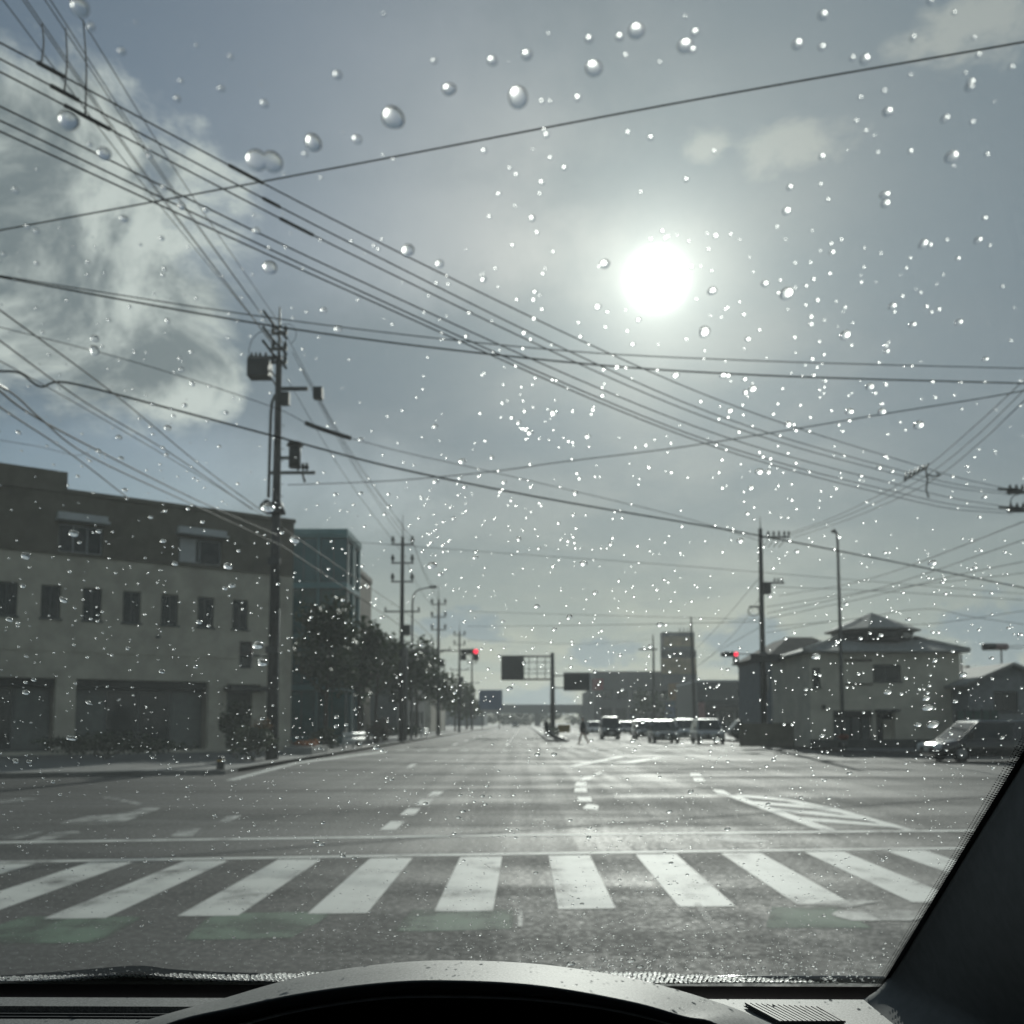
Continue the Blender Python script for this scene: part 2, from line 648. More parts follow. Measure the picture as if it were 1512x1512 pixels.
# bicycle symbol squashed between the two lines
mark('bicycle_symbol', gq((1045, 1239), (1085, 1246), (1140, 1243), (1112, 1235), (1075, 1231)), M_WORN)
# lane guide dashes inside the junction
for pp in [((560, 1226), (584, 1226), (598, 1213), (577, 1213)), ((590, 1204), (612, 1204), (621, 1194), (602, 1194)),
           ((613, 1189), (632, 1189), (640, 1181), (622, 1181)), ((630, 1176), (646, 1176), (655, 1169), (640, 1169)),
           ((600, 1133), (608, 1133), (616, 1128), (608, 1128)),
           ((860, 1194), (882, 1197), (884, 1190), (868, 1187)), ((853, 1183), (874, 1184), (872, 1177), (853, 1177)),
           ((848, 1170), (867, 1170), (866, 1164), (849, 1164)), ((848, 1161), (865, 1161), (866, 1155), (852, 1155)),
           ((856, 1153), (872, 1151), (876, 1146), (862, 1147)), ((874, 1146), (886, 1143), (889, 1140), (879, 1142)),
           ((1020, 1146), (1036, 1146), (1033, 1142), (1019, 1142)), ((1026, 1154), (1042, 1154), (1037, 1149), (1023, 1149)),
           ((1060, 1172), (1080, 1174), (1068, 1167), (1052, 1166)),
           ((250, 1236), (283, 1236), (298, 1223), (268, 1224)), ((322, 1214), (340, 1214), (358, 1204), (334, 1206))]:
    mark('guide_dash', gq(*pp), M_WHITE if pp[0][0] > 500 else M_WORN)
# hatched island right of the lane
for a, b_, w in [((1078, 1174), (1245, 1230), 7), ]:
    mark('hatch_outline', gq((1070, 1174), (1086, 1174), (1238, 1227), (1212, 1227)))
mark('hatch_outline', gq((1086, 1173), (1165, 1180), (1235, 1194), (1362, 1229), (1345, 1229), (1228, 1198), (1162, 1184), (1092, 1177)), None, .0068)
for q in [((1110, 1183), (1180, 1188), (1246, 1199), (1262, 1204), (1190, 1194), (1122, 1188)),
          ((1140, 1193), (1210, 1199), (1280, 1208), (1296, 1213), (1215, 1205), (1155, 1199)),
          ((1180, 1207), (1240, 1211), (1312, 1218), (1330, 1223), (1250, 1217), (1198, 1213))]:
    mark('hatch_bar', gq(*q), None, .0055)
# far chevron, left-turn symbols, crossing mark
mark('chevron_line', gq((835, 1132), (850, 1132), (925, 1117), (917, 1116)))
mark('chevron_line', gq((900, 1127), (935, 1127), (980, 1119), (968, 1119)), M_WHITE, .0055)
mark('worn_lane_symbol', gq((85, 1217), (150, 1219), (182, 1214), (240, 1193), (225, 1191), (170, 1203), (125, 1206)), M_WORN)
mark('worn_lane_symbol', gq((0, 1240), (20, 1240), (60, 1231), (68, 1228), (40, 1228), (0, 1236)), M_WORN)
mark('worn_lane_symbol', gq((28, 1247), (55, 1247), (90, 1236), (120, 1231), (115, 1227), (80, 1230)), M_WORN)
mark('worn_lane_symbol', gq((150, 1178), (205, 1189), (210, 1186), (160, 1176)), M_WORN)
mark('worn_crossing_mark', gq((785, 1213), (816, 1213), (814, 1206), (788, 1206)), M_FAINT)
mark('worn_crossing_mark', gq((797, 1228), (803, 1228), (803, 1213), (797, 1213)), M_FAINT, .0055)
mark('kerbside_line', gq((330, 1153), (345, 1153), (440, 1128), (570, 1111), (568, 1109), (436, 1125)), M_WHITE)
mark('kerbside_line', gq((-20, 1184), (40, 1178), (60, 1180), (-20, 1188)), M_WORN)
# lanes further down the main road
for x in (-4.4, -1.1):
    for k in range(12):
        y0 = 62 + k * 12
        mark('lane_dash', [(x - .07, y0), (x + .07, y0), (x + .07, y0 + 5), (x - .07, y0 + 5)])
for x in (6.2, 9.4, 12.2):
    for k in range(6):
        y0 = 60 + k * 14
        mark('lane_dash', [(x - .07, y0), (x + .07, y0), (x + .07, y0 + 6), (x - .07, y0 + 6)])
mark('stop_line', [(3.4, 54.0), (14.4, 54.0), (14.4, 54.45), (3.4, 54.45)])
for k in range(21):
    x = -7.4 + k * 1.05
    mark('crosswalk_stripe', [(x, 48.5), (x + .45, 48.5), (x + .45, 51.8), (x, 51.8)], M_WORN)

# ------------------------------------------------------------------ own car
car = empty('car', (0, .6, 0))
tag(car, 'dark grey car interior with wet windshield, instrument hood and right-hand pillar', 'car')
car.location = (0, 0, 0)
WS0 = Vector((0, .95, CAM_H - .24))
WSV = Vector((0, -math.cos(R(32)), math.sin(R(32))))
WSN = Vector((0, math.sin(R(32)), math.cos(R(32))))


def wsp(x, s, out=0.0):
    return WS0 + Vector((x, 0, 0)) + WSV * s + WSN * out


def ws(px, py, out=0.0):
    d = ray(px, py)
    t = (WS0 - CAM_LOC).dot(WSN) / d.dot(WSN)
    p = CAM_LOC + d * t
    return p + WSN * out


def ws_uv(px, py):
    p = ws(px, py)
    return p.x, (p - WS0).dot(WSV)


pu0 = ws_uv(1312, 1450)
pu1 = ws_uv(1512, 1128)


def edge_x(s):
    return pu0[0] + (pu1[0] - pu0[0]) * (s - pu0[1]) / (pu1[1] - pu0[1])


b = MB()
S0, S1, XL = -.055, .93, -1.15
outl = [(XL - .05, S0), (edge_x(S0) + .03, S0), (edge_x(S1) + .03, S1), (XL + .12, S1)]
pane = MB().poly([wsp(x, s) for x, s in outl]).build('windshield', M_PANE, car)
# black ceramic border along the bottom and the right edge, with its fade-out dots
M_FRIT = mat('black_glass_border', (.006, .0065, .007), .35, var=0)
frit = MB()
frit.poly([wsp(XL - .05, -.054, -.0015), wsp(edge_x(-.05) + .02, -.054, -.0015), wsp(edge_x(0) + .02, .004, -.0015), wsp(XL - .04, .004, -.0015)])
ss = [-.05 + .05 * i for i in range(20)]
for i in range(len(ss) - 1):
    a, c = ss[i], ss[i + 1]
    frit.poly([wsp(edge_x(a) - .006, a, -.0012), wsp(edge_x(a) + .025, a, -.0012), wsp(edge_x(c) + .025, c, -.0012), wsp(edge_x(c) - .006, c, -.0012)])
frit.build('glass_border', M_FRIT, pane)
dots = MB()
s = 0.0
while s < .62:
    for row in range(3):
        r = .00105 - row * .00022
        x = edge_x(s) - .0068 - row * .0022
        cs = s + (.0015 if row % 2 else 0)
        dots.poly([wsp(x + r * math.cos(k * math.pi / 3), cs + r * math.sin(k * math.pi / 3), -.0012) for k in range(6)])
    s += .0028
tag(dots.build('border_dots', M_FRIT, pane), kind='stuff')

# instrument hood: lofted arch, lit top band, dark mouth, inner edge highlight painted as a pale tube
M_DASH = mat('grained_dash_plastic', (.13, .132, .128), .62, var=.45, scale=700, bump=1.0, bscale=700)
M_DASHD = mat('dark_dash_plastic', (.014, .017, .020), .55, var=0)


def curve_pts(pts, n):
    """catmull-rom through control points (any dimension)"""
    P = [Vector(p) for p in pts]
    P = [P[0] * 2 - P[1]] + P + [P[-1] * 2 - P[-2]]
    out = []
    segs = len(P) - 3
    for i in range(n):
        t = i / (n - 1) * segs
        k = min(int(t), segs - 1)
        u = t - k
        p0, p1, p2, p3 = P[k], P[k + 1], P[k + 2], P[k + 3]
        out.append(.5 * ((2 * p1) + (p2 - p0) * u + (2 * p0 - 5 * p1 + 4 * p2 - p3) * u * u + (3 * p1 - p0 - 3 * p2 + p3) * u ** 3))
    return out


def row(pts, Y, n=60):
    return [at(p.x, p.y, Y) for p in curve_pts([(q[0], q[1], 0) for q in pts], n)]


top = [(60, 1570), (200, 1512), (330, 1474), (440, 1443), (550, 1425), (660, 1418), (800, 1424), (940, 1446), (1060, 1480), (1140, 1512), (1260, 1570)]
low = [(140, 1570), (245, 1512), (350, 1486), (440, 1467), (550, 1452), (650, 1447), (790, 1454), (930, 1478), (1010, 1500), (1060, 1512), (1150, 1570)]
hood_rows = [row([(x, y + 60) for x, y in top], .73), row([(x, y + 14) for x, y in top], .675), row([(x, y + 1) for x, y in top], .655), row(top, .645),
             row([(a[0] * .5 + c[0] * .5, a[1] * .5 + c[1] * .5 - 2) for a, c in zip(top, low)], .61), row([(x, y - 2) for x, y in low], .585), row(low, .58)]
MB().rings(hood_rows, closed=False, smooth=True).build('instrument_hood', M_DASH, car)
MB().rings([row(low, .58), row([(x, y + 4) for x, y in low], .578), row([(x, y + 16) for x, y in low], .60), row([(x, y + 40) for x, y in low], .70),
            row([(x, y + 220) for x, y in low], .70)], closed=False).build('instrument_cavity', M_DASHD, car)
hood_glint = [(330, 1520), (440, 1492), (560, 1474), (650, 1471), (780, 1475), (900, 1490), (1000, 1514), (1060, 1535)]
MB().tube(row(hood_glint, .605, 40), .0010, 6).build('hood_edge_highlight', mat('highlight_grey', (.45, .46, .46), .4, var=0), car)  # thin pale tube painted in as the highlight along the inner hood edge
# dashboard top
DZ = CAM_H - .205


def dash_y(py):
    return gnd(756, py, DZ).y


y75, y88, y05 = dash_y(1475), dash_y(1488), dash_y(1506)
MB().box(-1.15, .10, y88, y75, DZ - .02, DZ).build('dashboard', M_DASH, car)
MB().box(-1.15, .10, .45, y05, DZ - .02, DZ - .0005).build('dashboard', M_DASH, car)
MB().box(.101, .25, .45, y75 - .0005, DZ - .02, DZ + .0005).build('dashboard', M_DASH, car)
MB().box(-1.15, .10, y05, y88, DZ - .05, DZ - .02).build('vent_well', M_DASHD, car)
for k in range(3):
    yy = y05 + (y88 - y05) * (k + 1) / 4
    MB().box(-1.15, .10, yy - .0008, yy + .0008, DZ - .018, DZ - .003).build('vent_slat', M_DASHD, car)
MB().box(-1.15, .62, y75 - .03, .985, CAM_H - .32, CAM_H - .30).build('lower_deck', M_DASHD, car)
MB().box(-1.2, .62, .99, 1.03, CAM_H - .9, CAM_H - .2755).build('firewall', M_DASHD, car)
# defroster grille on the right
gp = [gnd(p[0], p[1], DZ + .0015) for p in ((1098, 1486), (1212, 1492), (1250, 1514), (1150, 1514))]
MB().prism(gp, (0, 0, .001)).build('grille_dark_patch', M_BLACK, car)  # flat black patch standing for the shaded depth between the slats
for k in range(14):
    t = (k + .5) / 14
    a = gp[0].lerp(gp[1], t); c = gp[3].lerp(gp[2], t)
    w = Vector((.0011, 0, 0))
    up1 = Vector((0, 0, .0015))
    MB().prism([a - w + up1, a + w + up1, c + w + up1, c - w + up1], (0, 0, .0015)).build('grille_slat', mat('grille_grey', (.06, .06, .058), .6, var=.1), car)
# cowl lip and wiper outside the glass
MB().tube([wsp(.10, -.004, .006), wsp(.2, .0005, .006), wsp(.30, .001, .006), wsp(edge_x(0) + .0, -.001, .006)], .0035, 8).build('cowl_trim', mat('wet_black_trim', (.02, .02, .021), .18, var=0, spec=.9), car)
wip = MB()
wr = curve_pts([(-60, 1458, 0), (20, 1454, 0), (90, 1449, 0), (150, 1444, 0), (205, 1441, 0), (250, 1446, 0), (320, 1450, 0), (390, 1452, 0), (430, 1454, 0)], 40)
up_ = [ws(p.x, p.y, .003) for p in wr]
up2 = [ws(p.x, p.y + 1.0, .010) for p in wr]
dn_ = [ws(p.x, 1464, .003) for p in wr]
dn2 = [ws(p.x, 1464, .010) for p in wr]
wip.rings([dn_, up_, up2, dn2], closed=False, smooth=False)
WIPER = [((p.x), (p - WS0).dot(WSV)) for p in up_]
wip.build('wiper', M_BLACK, car)
# right pillar trim
edge = [(1640, 920), (1575, 1026), (1512, 1130), (1440, 1246), (1370, 1360), (1314, 1447), (1280, 1476), (1240, 1494), (1190, 1512), (1140, 1535)]


def prow(dx, dy, dY, n=50):
    cp = curve_pts([(q[0], q[1], 0) for q in edge], n)
    out = []
    for p in cp:
        yv = min(ws(p.x, p.y).y, .93) - .012
        out.append(at(p.x + dx, p.y + dy, yv - dY))
    return out


prow_list = [prow(-3, -2, -.01), prow(0, 0, .0), prow(5, 3, .004), prow(14, 9, .012), prow(32, 20, .03), prow(75, 45, .075), prow(150, 85, .135), prow(300, 150, .22), prow(600, 260, .33)]
MB().rings(prow_list, closed=False).build('pillar_trim', mat('pillar_fabric_trim', (.16, .165, .165), .85, var=.08, scale=90, bump=.4, bscale=600), car)
# closed cabin round the camera, so that light only enters through the glass
M_HEAD = mat('headliner', (.22, .22, .21), .9, var=.05)
MB().hexa([wsp(XL - .1, .90, .002), wsp(.6, .90, .002), wsp(.6, 1.02, .03), wsp(XL - .1, 1.02, .03),
           wsp(XL - .1, .90, -.02), wsp(.6, .90, -.02), wsp(.6, 1.02, -.02), wsp(XL - .1, 1.02, -.02)]).build('windshield_header', M_HEAD, car)
zr = wsp(0, 1.0).z
MB().box(XL - .1, .62, -1.6, wsp(0, 1.0).y, zr, zr + .03).build('roof', M_HEAD, car)
MB().box(.62, .66, -1.6, 1.0, .35, zr + .03).build('door', M_DASHD, car)
MB().box(XL - .14, XL - .1, -1.6, 1.0, .35, zr + .03).build('door', M_DASHD, car)
MB().box(XL - .1, .62, -1.64, -1.6, .35, zr + .03).build('rear_panel', M_DASHD, car)  # unseen closing panel added behind the camera to darken the cabin
MB().box(XL - .1, .62, -1.6, 1.0, .32, .35).build('cabin_floor', M_DASHD, car)

# ------------------------------------------------------------------ raindrops


def drop_mesh(name, seed, irr, hgt, nseg=14, nring=5, lobes=None):
    rnd = random.Random(seed)
    ph = [rnd.uniform(0, 6.28) for _ in range(3)]
    am = [rnd.uniform(0, irr) * q for q in (1.0, .5, .18)]

    def rad(th):
        v = 1 + sum(a * math.cos((k + 2) * th + p) for k, (a, p) in enumerate(zip(am, ph)))
        if lobes:
            v *= (1 - lobes) + lobes * abs(math.cos(th)) ** .8 * 1.9
        return v
    b = MB()
    rr = []
    for j in range(nring):
        phi = (j / nring) * math.pi / 2 + .04 * (j == 0)
        rr.append([(math.cos(phi) * rad(2 * math.pi * k / nseg) * math.cos(2 * math.pi * k / nseg),
                    math.cos(phi) * rad(2 * math.pi * k / nseg) * math.sin(2 * math.pi * k / nseg),
                    math.sin(phi) * hgt) for k in range(nseg)])
    b.rings(rr, closed=True, cap=False, smooth=True)
    topi = len(b.v)
    b.v.append((0, 0, hgt))
    base_ = (nring - 1) * nseg
    for k in range(nseg):
        b.face((base_ + k, base_ + (k + 1) % nseg, topi), True)
    b.poly([(p[0], p[1], p[2]) for p in reversed(rr[0])])
    return b


DROPS = [drop_mesh('raindrop', i, .05 + .02 * i, .50 + .05 * (i % 4)) for i in range(6)]
DROP_ME = [d.mesh('raindrop', M_WATER) for d in DROPS]
TEAR = drop_mesh('raindrop', 24, .10, .42).mesh('raindrop', M_WATER)
PEANUT = drop_mesh('raindrop', 22, .03, .40, 24, 6, .42).mesh('raindrop', M_WATER)
WSM = Matrix((Vector((-1, 0, 0)), WSV, WSN)).transposed()


def put_drop(me, x, s, rx, ry, rz, rot, label, group):
    o = bpy.data.objects.new('raindrop', me)
    COL.objects.link(o)
    o.matrix_world = Matrix.Translation(wsp(x, s, .0008)) @ WSM.to_4x4() @ Matrix.Rotation(rot, 4, 'Z') @ Matrix.Diagonal((rx, ry, rz, 1))
    tag(o, label, 'raindrop', group)
    return o


LBIG = 'large round raindrop bulging on the upper part of the windshield'
GBIG = 'large raindrops on the windshield'
big = [(580, 176, 21), (663, 134, 12), (940, 48, 14), (877, 103, 15), (727, 92, 9), (398, 397, 14), (462, 213, 16), (117, 14, 15), (100, 180, 18), (153, 229, 12),
       (893, 392, 10), (1278, 90, 9), (498, 113, 8), (527, 208, 9), (1178, 68, 9), (1216, 25, 8), (261, 148, 6), (326, 133, 6), (133, 42, 7), (378, 343, 7), (182, 325, 7), (1012, 70, 13), (915, 57, 7), (870, 60, 7),
       (1285, 573, 8), (1357, 630, 10), (1303, 610, 8), (1255, 610, 8), (1307, 290, 8), (1308, 303, 8), (1434, 124, 7), (1130, 421, 7), (775, 494, 6), (247, 634, 7), (175, 648, 6), (1075, 557, 6)]
for px, py, r in big:
    x, s_ = ws_uv(px, py)
    dist = (ws(px, py) - CAM_LOC).length
    rr = r / F * dist * .70
    me = random.choice(DROP_ME)
    put_drop(me, x, s_, rr, rr * 1.08, rr * .95, random.uniform(0, 6), LBIG, GBIG)
for px, py, r, me, rot, lab in [(390, 240, 17, PEANUT, 0.1, 'peanut-shaped pair of merged raindrops on the upper windshield'),
                                (765, 146, 14, TEAR, .6, 'lopsided raindrop with a small tail high on the windshield')]:
    x, s_ = ws_uv(px, py)
    rr = r / F * (ws(px, py) - CAM_LOC).length
    put_drop(me, x, s_, rr, rr, rr, rot, lab, None)
LFLAT = 'wide bright raindrop on the windshield in front of the buildings'
for px, py, r in [(380, 955, 9), (387, 980, 9), (1370, 1047, 8), (1378, 1072, 9), (395, 752, 10), (435, 799, 8), (1205, 971, 7), (108, 790, 7), (93, 888, 6), (37, 823, 7), (336, 838, 7), (342, 867, 5), (13, 917, 5), (105, 1092, 7), (1368, 1033, 6), (1311, 1024, 6), (1356, 1072, 5)]:
    x, s_ = ws_uv(px, py)
    rr = r / F * (ws(px, py) - CAM_LOC).length
    put_drop(random.choice(DROP_ME), x, s_, rr, rr * .95, rr * .8, random.uniform(0, 6), LFLAT, 'wide raindrops over the buildings')

rnd = random.Random(3)
cand = []


def add(x, s_, r):
    if S0 + .03 < s_ < .86 and -.55 < x < edge_x(s_) - .012:
        cand.append((x, s_, r))


def size():
    return min(.0021, rnd.lognormvariate(math.log(.00066), .42))


for k in range(2000):                                   # evenly scattered
    add(rnd.uniform(-.5, .42), rnd.uniform(0.01, .86), size())
for k in range(560):                                    # strings left by trickles
    x, s_ = rnd.uniform(-.42, .42), rnd.uniform(.02, .82)
    if x < -.05 and rnd.random() < .45:
        continue
    n = rnd.randint(2, 7)
    dx = rnd.uniform(-.3, .3)
    for j in range(n):
        add(x + dx * j * .006 + rnd.gauss(0, .0035), s_ - j * rnd.uniform(.004, .010), size() * rnd.uniform(.7, 1.15))
for k in range(80):                                     # loose clusters, mostly to the right
    x, s_ = rnd.uniform(-.25, .38), rnd.uniform(.05, .7)
    for j in range(rnd.randint(5, 14)):
        add(x + rnd.gauss(0, .014), s_ + rnd.gauss(0, .014), size())
for k in range(620):                                    # thick spatter at the bottom right
    add(rnd.uniform(.0, .36), abs(rnd.gauss(.03, .035)) + .004, size() * (1.05 if k % 2 else 1.9))
for k in range(160):
    add(rnd.uniform(-.5, .0), abs(rnd.gauss(.02, .05)) + .004, size() * .75)
for k in range(4600):                                   # fine mist
    add(rnd.uniform(-.5, .42), rnd.uniform(0.0, .75), rnd.uniform(.00028, .00058))
# keep drops apart
grid = {}
kept = []
for x, s_, r in sorted(cand, key=lambda q: -q[2]):
    gx, gy = int(x / .006), int(s_ / .006)
    ok = True
    for i in (-1, 0, 1):
        for j in (-1, 0, 1):
            for (x2, s2, r2) in grid.get((gx + i, gy + j), []):
                if math.hypot(x - x2, s_ - s2) < (r + r2) * .98:
                    ok = False
    if ok:
        grid.setdefault((gx, gy), []).append((x, s_, r))
        kept.append((x, s_, r))


def seen_size(q):
    return q[2] / (wsp(q[0], q[1]) - CAM_LOC).length


def in_view(q):
    v = CROT.transposed() @ (wsp(q[0], q[1]) - CAM_LOC)
    px, py = PPX + F * v.x / -v.z, PPY - F * v.y / -v.z
    return 0 < px < 1512 and 0 < py < 1450


kept.sort(key=lambda q: -(seen_size(q) if in_view(q) else 0))
LSM = 'small clear raindrop clinging to the car windshield'
for x, s_, r in kept[:240]:
    put_drop(rnd.choice(DROP_ME), x, s_, r, r * rnd.uniform(1, 1.2), r * rnd.uniform(.75, 1.0), rnd.uniform(0, .5), LSM, 'small raindrops on the windshield')
small = drop_mesh('d', 5, .06, .6, 10, 4)
fine = MB()
for x, s_, r in kept[240:]:
    b0 = len(fine.v)
    c, sn = math.cos(rnd.uniform(0, 6)), 0
    ry = r * rnd.uniform(1, 1.2); rz = r * rnd.uniform(.75, 1.05)
    o = wsp(x, s_, .0008)
    for v in small.v:
        p = o + Vector((-1, 0, 0)) * (v[0] * r) + WSV * (v[1] * ry) + WSN * (v[2] * rz)
        fine.v.append((p.x, p.y, p.z))
    for f, sm_ in zip(small.f, small.sm):
        fine.face([b0 + i for i in f], sm_)
tag(fine.build('fine_raindrops', water_mat('fine_rain_water', .25)), 'fine spray of tiny raindrops scattered over the windshield', 'raindrops', kind='stuff')
# frothy band of packed water beads along the foot of the glass
froth = MB()
fx = -.62
while fx < .285:
    top_s = .027 + .003 * math.sin(fx * 9) + .0025 * math.sin(fx * 31)
    if fx > .12:
        top_s *= max(.16, 1 - (fx - .12) / .17)
    if fx < -.2:
        top_s *= max(.4, 1 + (fx + .2) * 2.0)
    fs = .0065
    if WIPER[0][0] < fx < WIPER[-1][0]:
        fs = max(fs, min(q[1] for q in WIPER if abs(q[0] - fx) < .03) + .002)
        top_s = max(top_s, fs + .002)
    while fs < top_s + .004:
        r = rnd.uniform(.0013, .0021)
        o = wsp(fx + rnd.uniform(-.0008, .0008), fs + rnd.uniform(-.0006, .0006), .001)
        b0 = len(froth.v)
        for v in small.v:
            p = o + Vector((-1, 0, 0)) * (v[0] * r * 1.15) + WSV * (v[1] * r) + WSN * (v[2] * r * 1.3)
            froth.v.append((p.x, p.y, p.z))
        for f, sm_ in zip(small.f, small.sm):
            froth.face([b0 + i for i in f], sm_)
        fs += .0036
    fx += .0043


tag(froth.build('frothy_water', water_mat('frothy_water', .5)), 'white band of frothy water beads along the foot of the windshield', 'water', kind='stuff')


# ------------------------------------------------------------------ generic helpers for things
def frame_box(b, o, u, n, t0, t1, d0, d1, z0, z1):
    """box in a wall frame: t along u, d along outward normal n"""
    def P(t, d, z): return Vector((o[0] + u[0] * t + n[0] * d, o[1] + u[1] * t + n[1] * d, z))
    b.hexa([P(t0, d0, z0), P(t1, d0, z0), P(t1, d1, z0), P(t0, d1, z0), P(t0, d0, z1), P(t1, d0, z1), P(t1, d1, z1), P(t0, d1, z1)])
    return b


class Wall:
    """a facade: origin, along-direction, outward normal"""
    def __init__(s, o, u, n): s.o, s.u, s.n = o, u, n

    def box(s, t0, t1, d0, d1, z0, z1, name, m, parent):
        return frame_box(MB(), s.o, s.u, s.n, t0, t1, d0, d1, z0, z1).build(name, m, parent)

    def window(s, t0, t1, z0, z1, parent, frame, panes=2, depth=.10, sill=True):
        w = s.box(t0, t1, -.30, -.13, z0, z1, 'window', frame, parent)
        f = .05
        k = (t1 - t0 - f) / panes
        for i in range(panes):
            s.box(t0 + f + i * k, t0 + (i + 1) * k, -.135, -.118, z0 + f, z1 - f, 'pane', M_GLASSD, w)
        if sill:
            s.box(t0 - .06, t1 + .06, -.128, .06, z0 - .07, z0 - .004, 'sill', frame, w)
        return w


def wall_with_holes(wl, t0, t1, z0, z1, holes, th, name, m, parent):
    """facade slab as a grid of boxes that leaves openings; one mesh"""
    ts = sorted({t0, t1} | {h[0] for h in holes} | {h[1] for h in holes})
    zs = sorted({z0, z1} | {h[2] for h in holes} | {h[3] for h in holes})
    b = MB()
    idx = {}

    def vid(t, d, z):
        k = (round(t, 4), round(d, 4), round(z, 4))
        if k not in idx:
            idx[k] = len(b.v)
            b.v.append((wl.o[0] + wl.u[0] * t + wl.n[0] * d, wl.o[1] + wl.u[1] * t + wl.n[1] * d, z))
        return idx[k]

    def solid(i, j):
        if i < 0 or j < 0 or i >= len(ts) - 1 or j >= len(zs) - 1:
            return False
        tc_, zc_ = (ts[i] + ts[i + 1]) / 2, (zs[j] + zs[j + 1]) / 2
        return not any(h[0] < tc_ < h[1] and h[2] < zc_ < h[3] for h in holes)
    for i in range(len(ts) - 1):
        for j in range(len(zs) - 1):
            if not solid(i, j):
                continue
            a, c, p, q = ts[i], ts[i + 1], zs[j], zs[j + 1]
            for d in (0, -th):
                b.face((vid(a, d, p), vid(c, d, p), vid(c, d, q), vid(a, d, q)))
            if not solid(i - 1, j): b.face((vid(a, 0, p), vid(a, -th, p), vid(a, -th, q), vid(a, 0, q)))
            if not solid(i + 1, j): b.face((vid(c, 0, p), vid(c, -th, p), vid(c, -th, q), vid(c, 0, q)))
            if not solid(i, j - 1): b.face((vid(a, 0, p), vid(c, 0, p), vid(c, -th, p), vid(a, -th, p)))
            if not solid(i, j + 1): b.face((vid(a, 0, q), vid(c, 0, q), vid(c, -th, q), vid(a, -th, q)))
    return b.build(name, m, parent)


# ------------------------------------------------------------------ left corner building
M_BEIGE = mat('beige_render', (.42, .395, .33), .85, var=.18, scale=.8, bump=.15, bscale=20)
M_BROWN = mat('brown_cladding', (.115, .105, .080), .8, var=.18, scale=1.5)
M_SHOP = mat('shopfront_grey', (.075, .083, .083), .5, var=.2)
M_PALE = mat('pale_metal', (.42, .44, .45), .5, var=.1)
M_DOORD = mat('dark_interior', (.018, .019, .02), .8, var=.3)
lb = empty('corner_building', (-10.6, 46, 0))
tag(lb, 'long beige three-storey building with brown top floor and a row of narrow windows', 'building')
lb.location = (0, 0, 0)
UL, NL = (-.777, -.629), (.629, -.777)
WL = Wall((-10.6, 46.0), UL, NL)
END = 24.0
holes = []
ws2 = [2.5 + 1.57 * k for k in range(14)]
holes2 = [(t - .37, t + .37, 5.48, 6.78) for t in ws2 if t < END - 1]
shop = [(3.85, 9.3, .25, 3.12), (10.05, 15.5, .25, 3.12), (16.3, 22.5, .25, 3.12), (1.5, 3.05, .25, 3.05)]
wall_with_holes(WL, 0, END, .1, 8.12, holes2 + shop, .30, 'wall', M_BEIGE, lb)
hol3 = [(8.45, 10.15, 8.16, 9.28), (3.42, 5.32, 8.2, 9.28), (13.2, 15.0, 8.16, 9.28), (18.4, 20.2, 8.16, 9.28)]
wall_with_holes(WL, 0, END, 8.12, 10.5, hol3, .30, 'upper_wall', M_BROWN, lb)
for h in holes2: WL.window(h[0], h[1], h[2], h[3], lb, M_SHOP)
for i, h in enumerate(hol3):
    w = WL.window(h[0], h[1], h[2], h[3], lb, M_PALE, 3 if i != 1 else 2, sill=False)
    aw = MB()
    WL.box(h[0] - .15, h[1] + .15, .004, .45, h[3] + .10, h[3] + .20, 'window_hood', M_PALE, lb)
    WL.box(h[0] - .10, h[1] + .10, .004, .30, h[3] + .20, h[3] + .42, 'window_hood', M_PALE, lb)
WL.box(4.55, 5.25, -.115, -.095, 8.25, 9.23, 'curtain', M_PALE, lb)
WL.box(-.05, 9.9, -.5, .08, 10.5, 10.68, 'parapet', M_BROWN, lb)
WL.box(9.9, END, -.5, .08, 10.5, 11.35, 'parapet', M_BROWN, lb)
WL.box(0, END, .003, .06, 8.02, 8.12, 'string_course', M_BROWN, lb)
WL.box(0, END, .003, .035, 4.18, 4.25, 'string_course', M_BEIGE, lb)
for h in shop:
    WL.box(h[0], h[1], -.9, -.8, .12, h[3], 'shop_front', M_SHOP, lb)
    WL.box(h[0], h[1], -.79, -.32, h[3] - .32, h[3], 'shop_shutter_box', M_BLACK, lb)
    n = max(1, int((h[1] - h[0]) / 1.35))
    for i in range(n):
        a = h[0] + (h[1] - h[0]) * i / n
        c = h[0] + (h[1] - h[0]) * (i + 1) / n
        WL.box(a + .06, c - .06, -.798, -.78, .35, h[3] - .45, 'shop_pane', M_GLASSD if i % 3 else mat('frosted_pane', (.10, .115, .11), .35), lb)
WL.box(1.35, 3.2, -.1, .75, 2.75, 2.95, 'door_canopy', M_BLACK, lb)
WL.box(1.55, 1.95, .10, .22, .12, 2.7, 'door_column', M_BEIGE, lb)
WL.box(6.1, 6.2, .004, .3, 4.9, 5.0, 'wall_vent', M_SHOP, lb)
# end wall towards the main road, roof and back
e0 = Vector((-10.6, 46, 0)); bk = Vector((NL[0], NL[1], 0)) * -10
e1 = e0 + Vector((UL[0], UL[1], 0)) * END
nn = Vector((NL[0], NL[1], 0)) * .3
MB().prism([e0 - nn * 4.0, e0 - nn + bk, e1 - nn + bk, e1 - nn * 4.0], (0, 0, 10.45)).build('rear_block', M_BEIGE, lb)
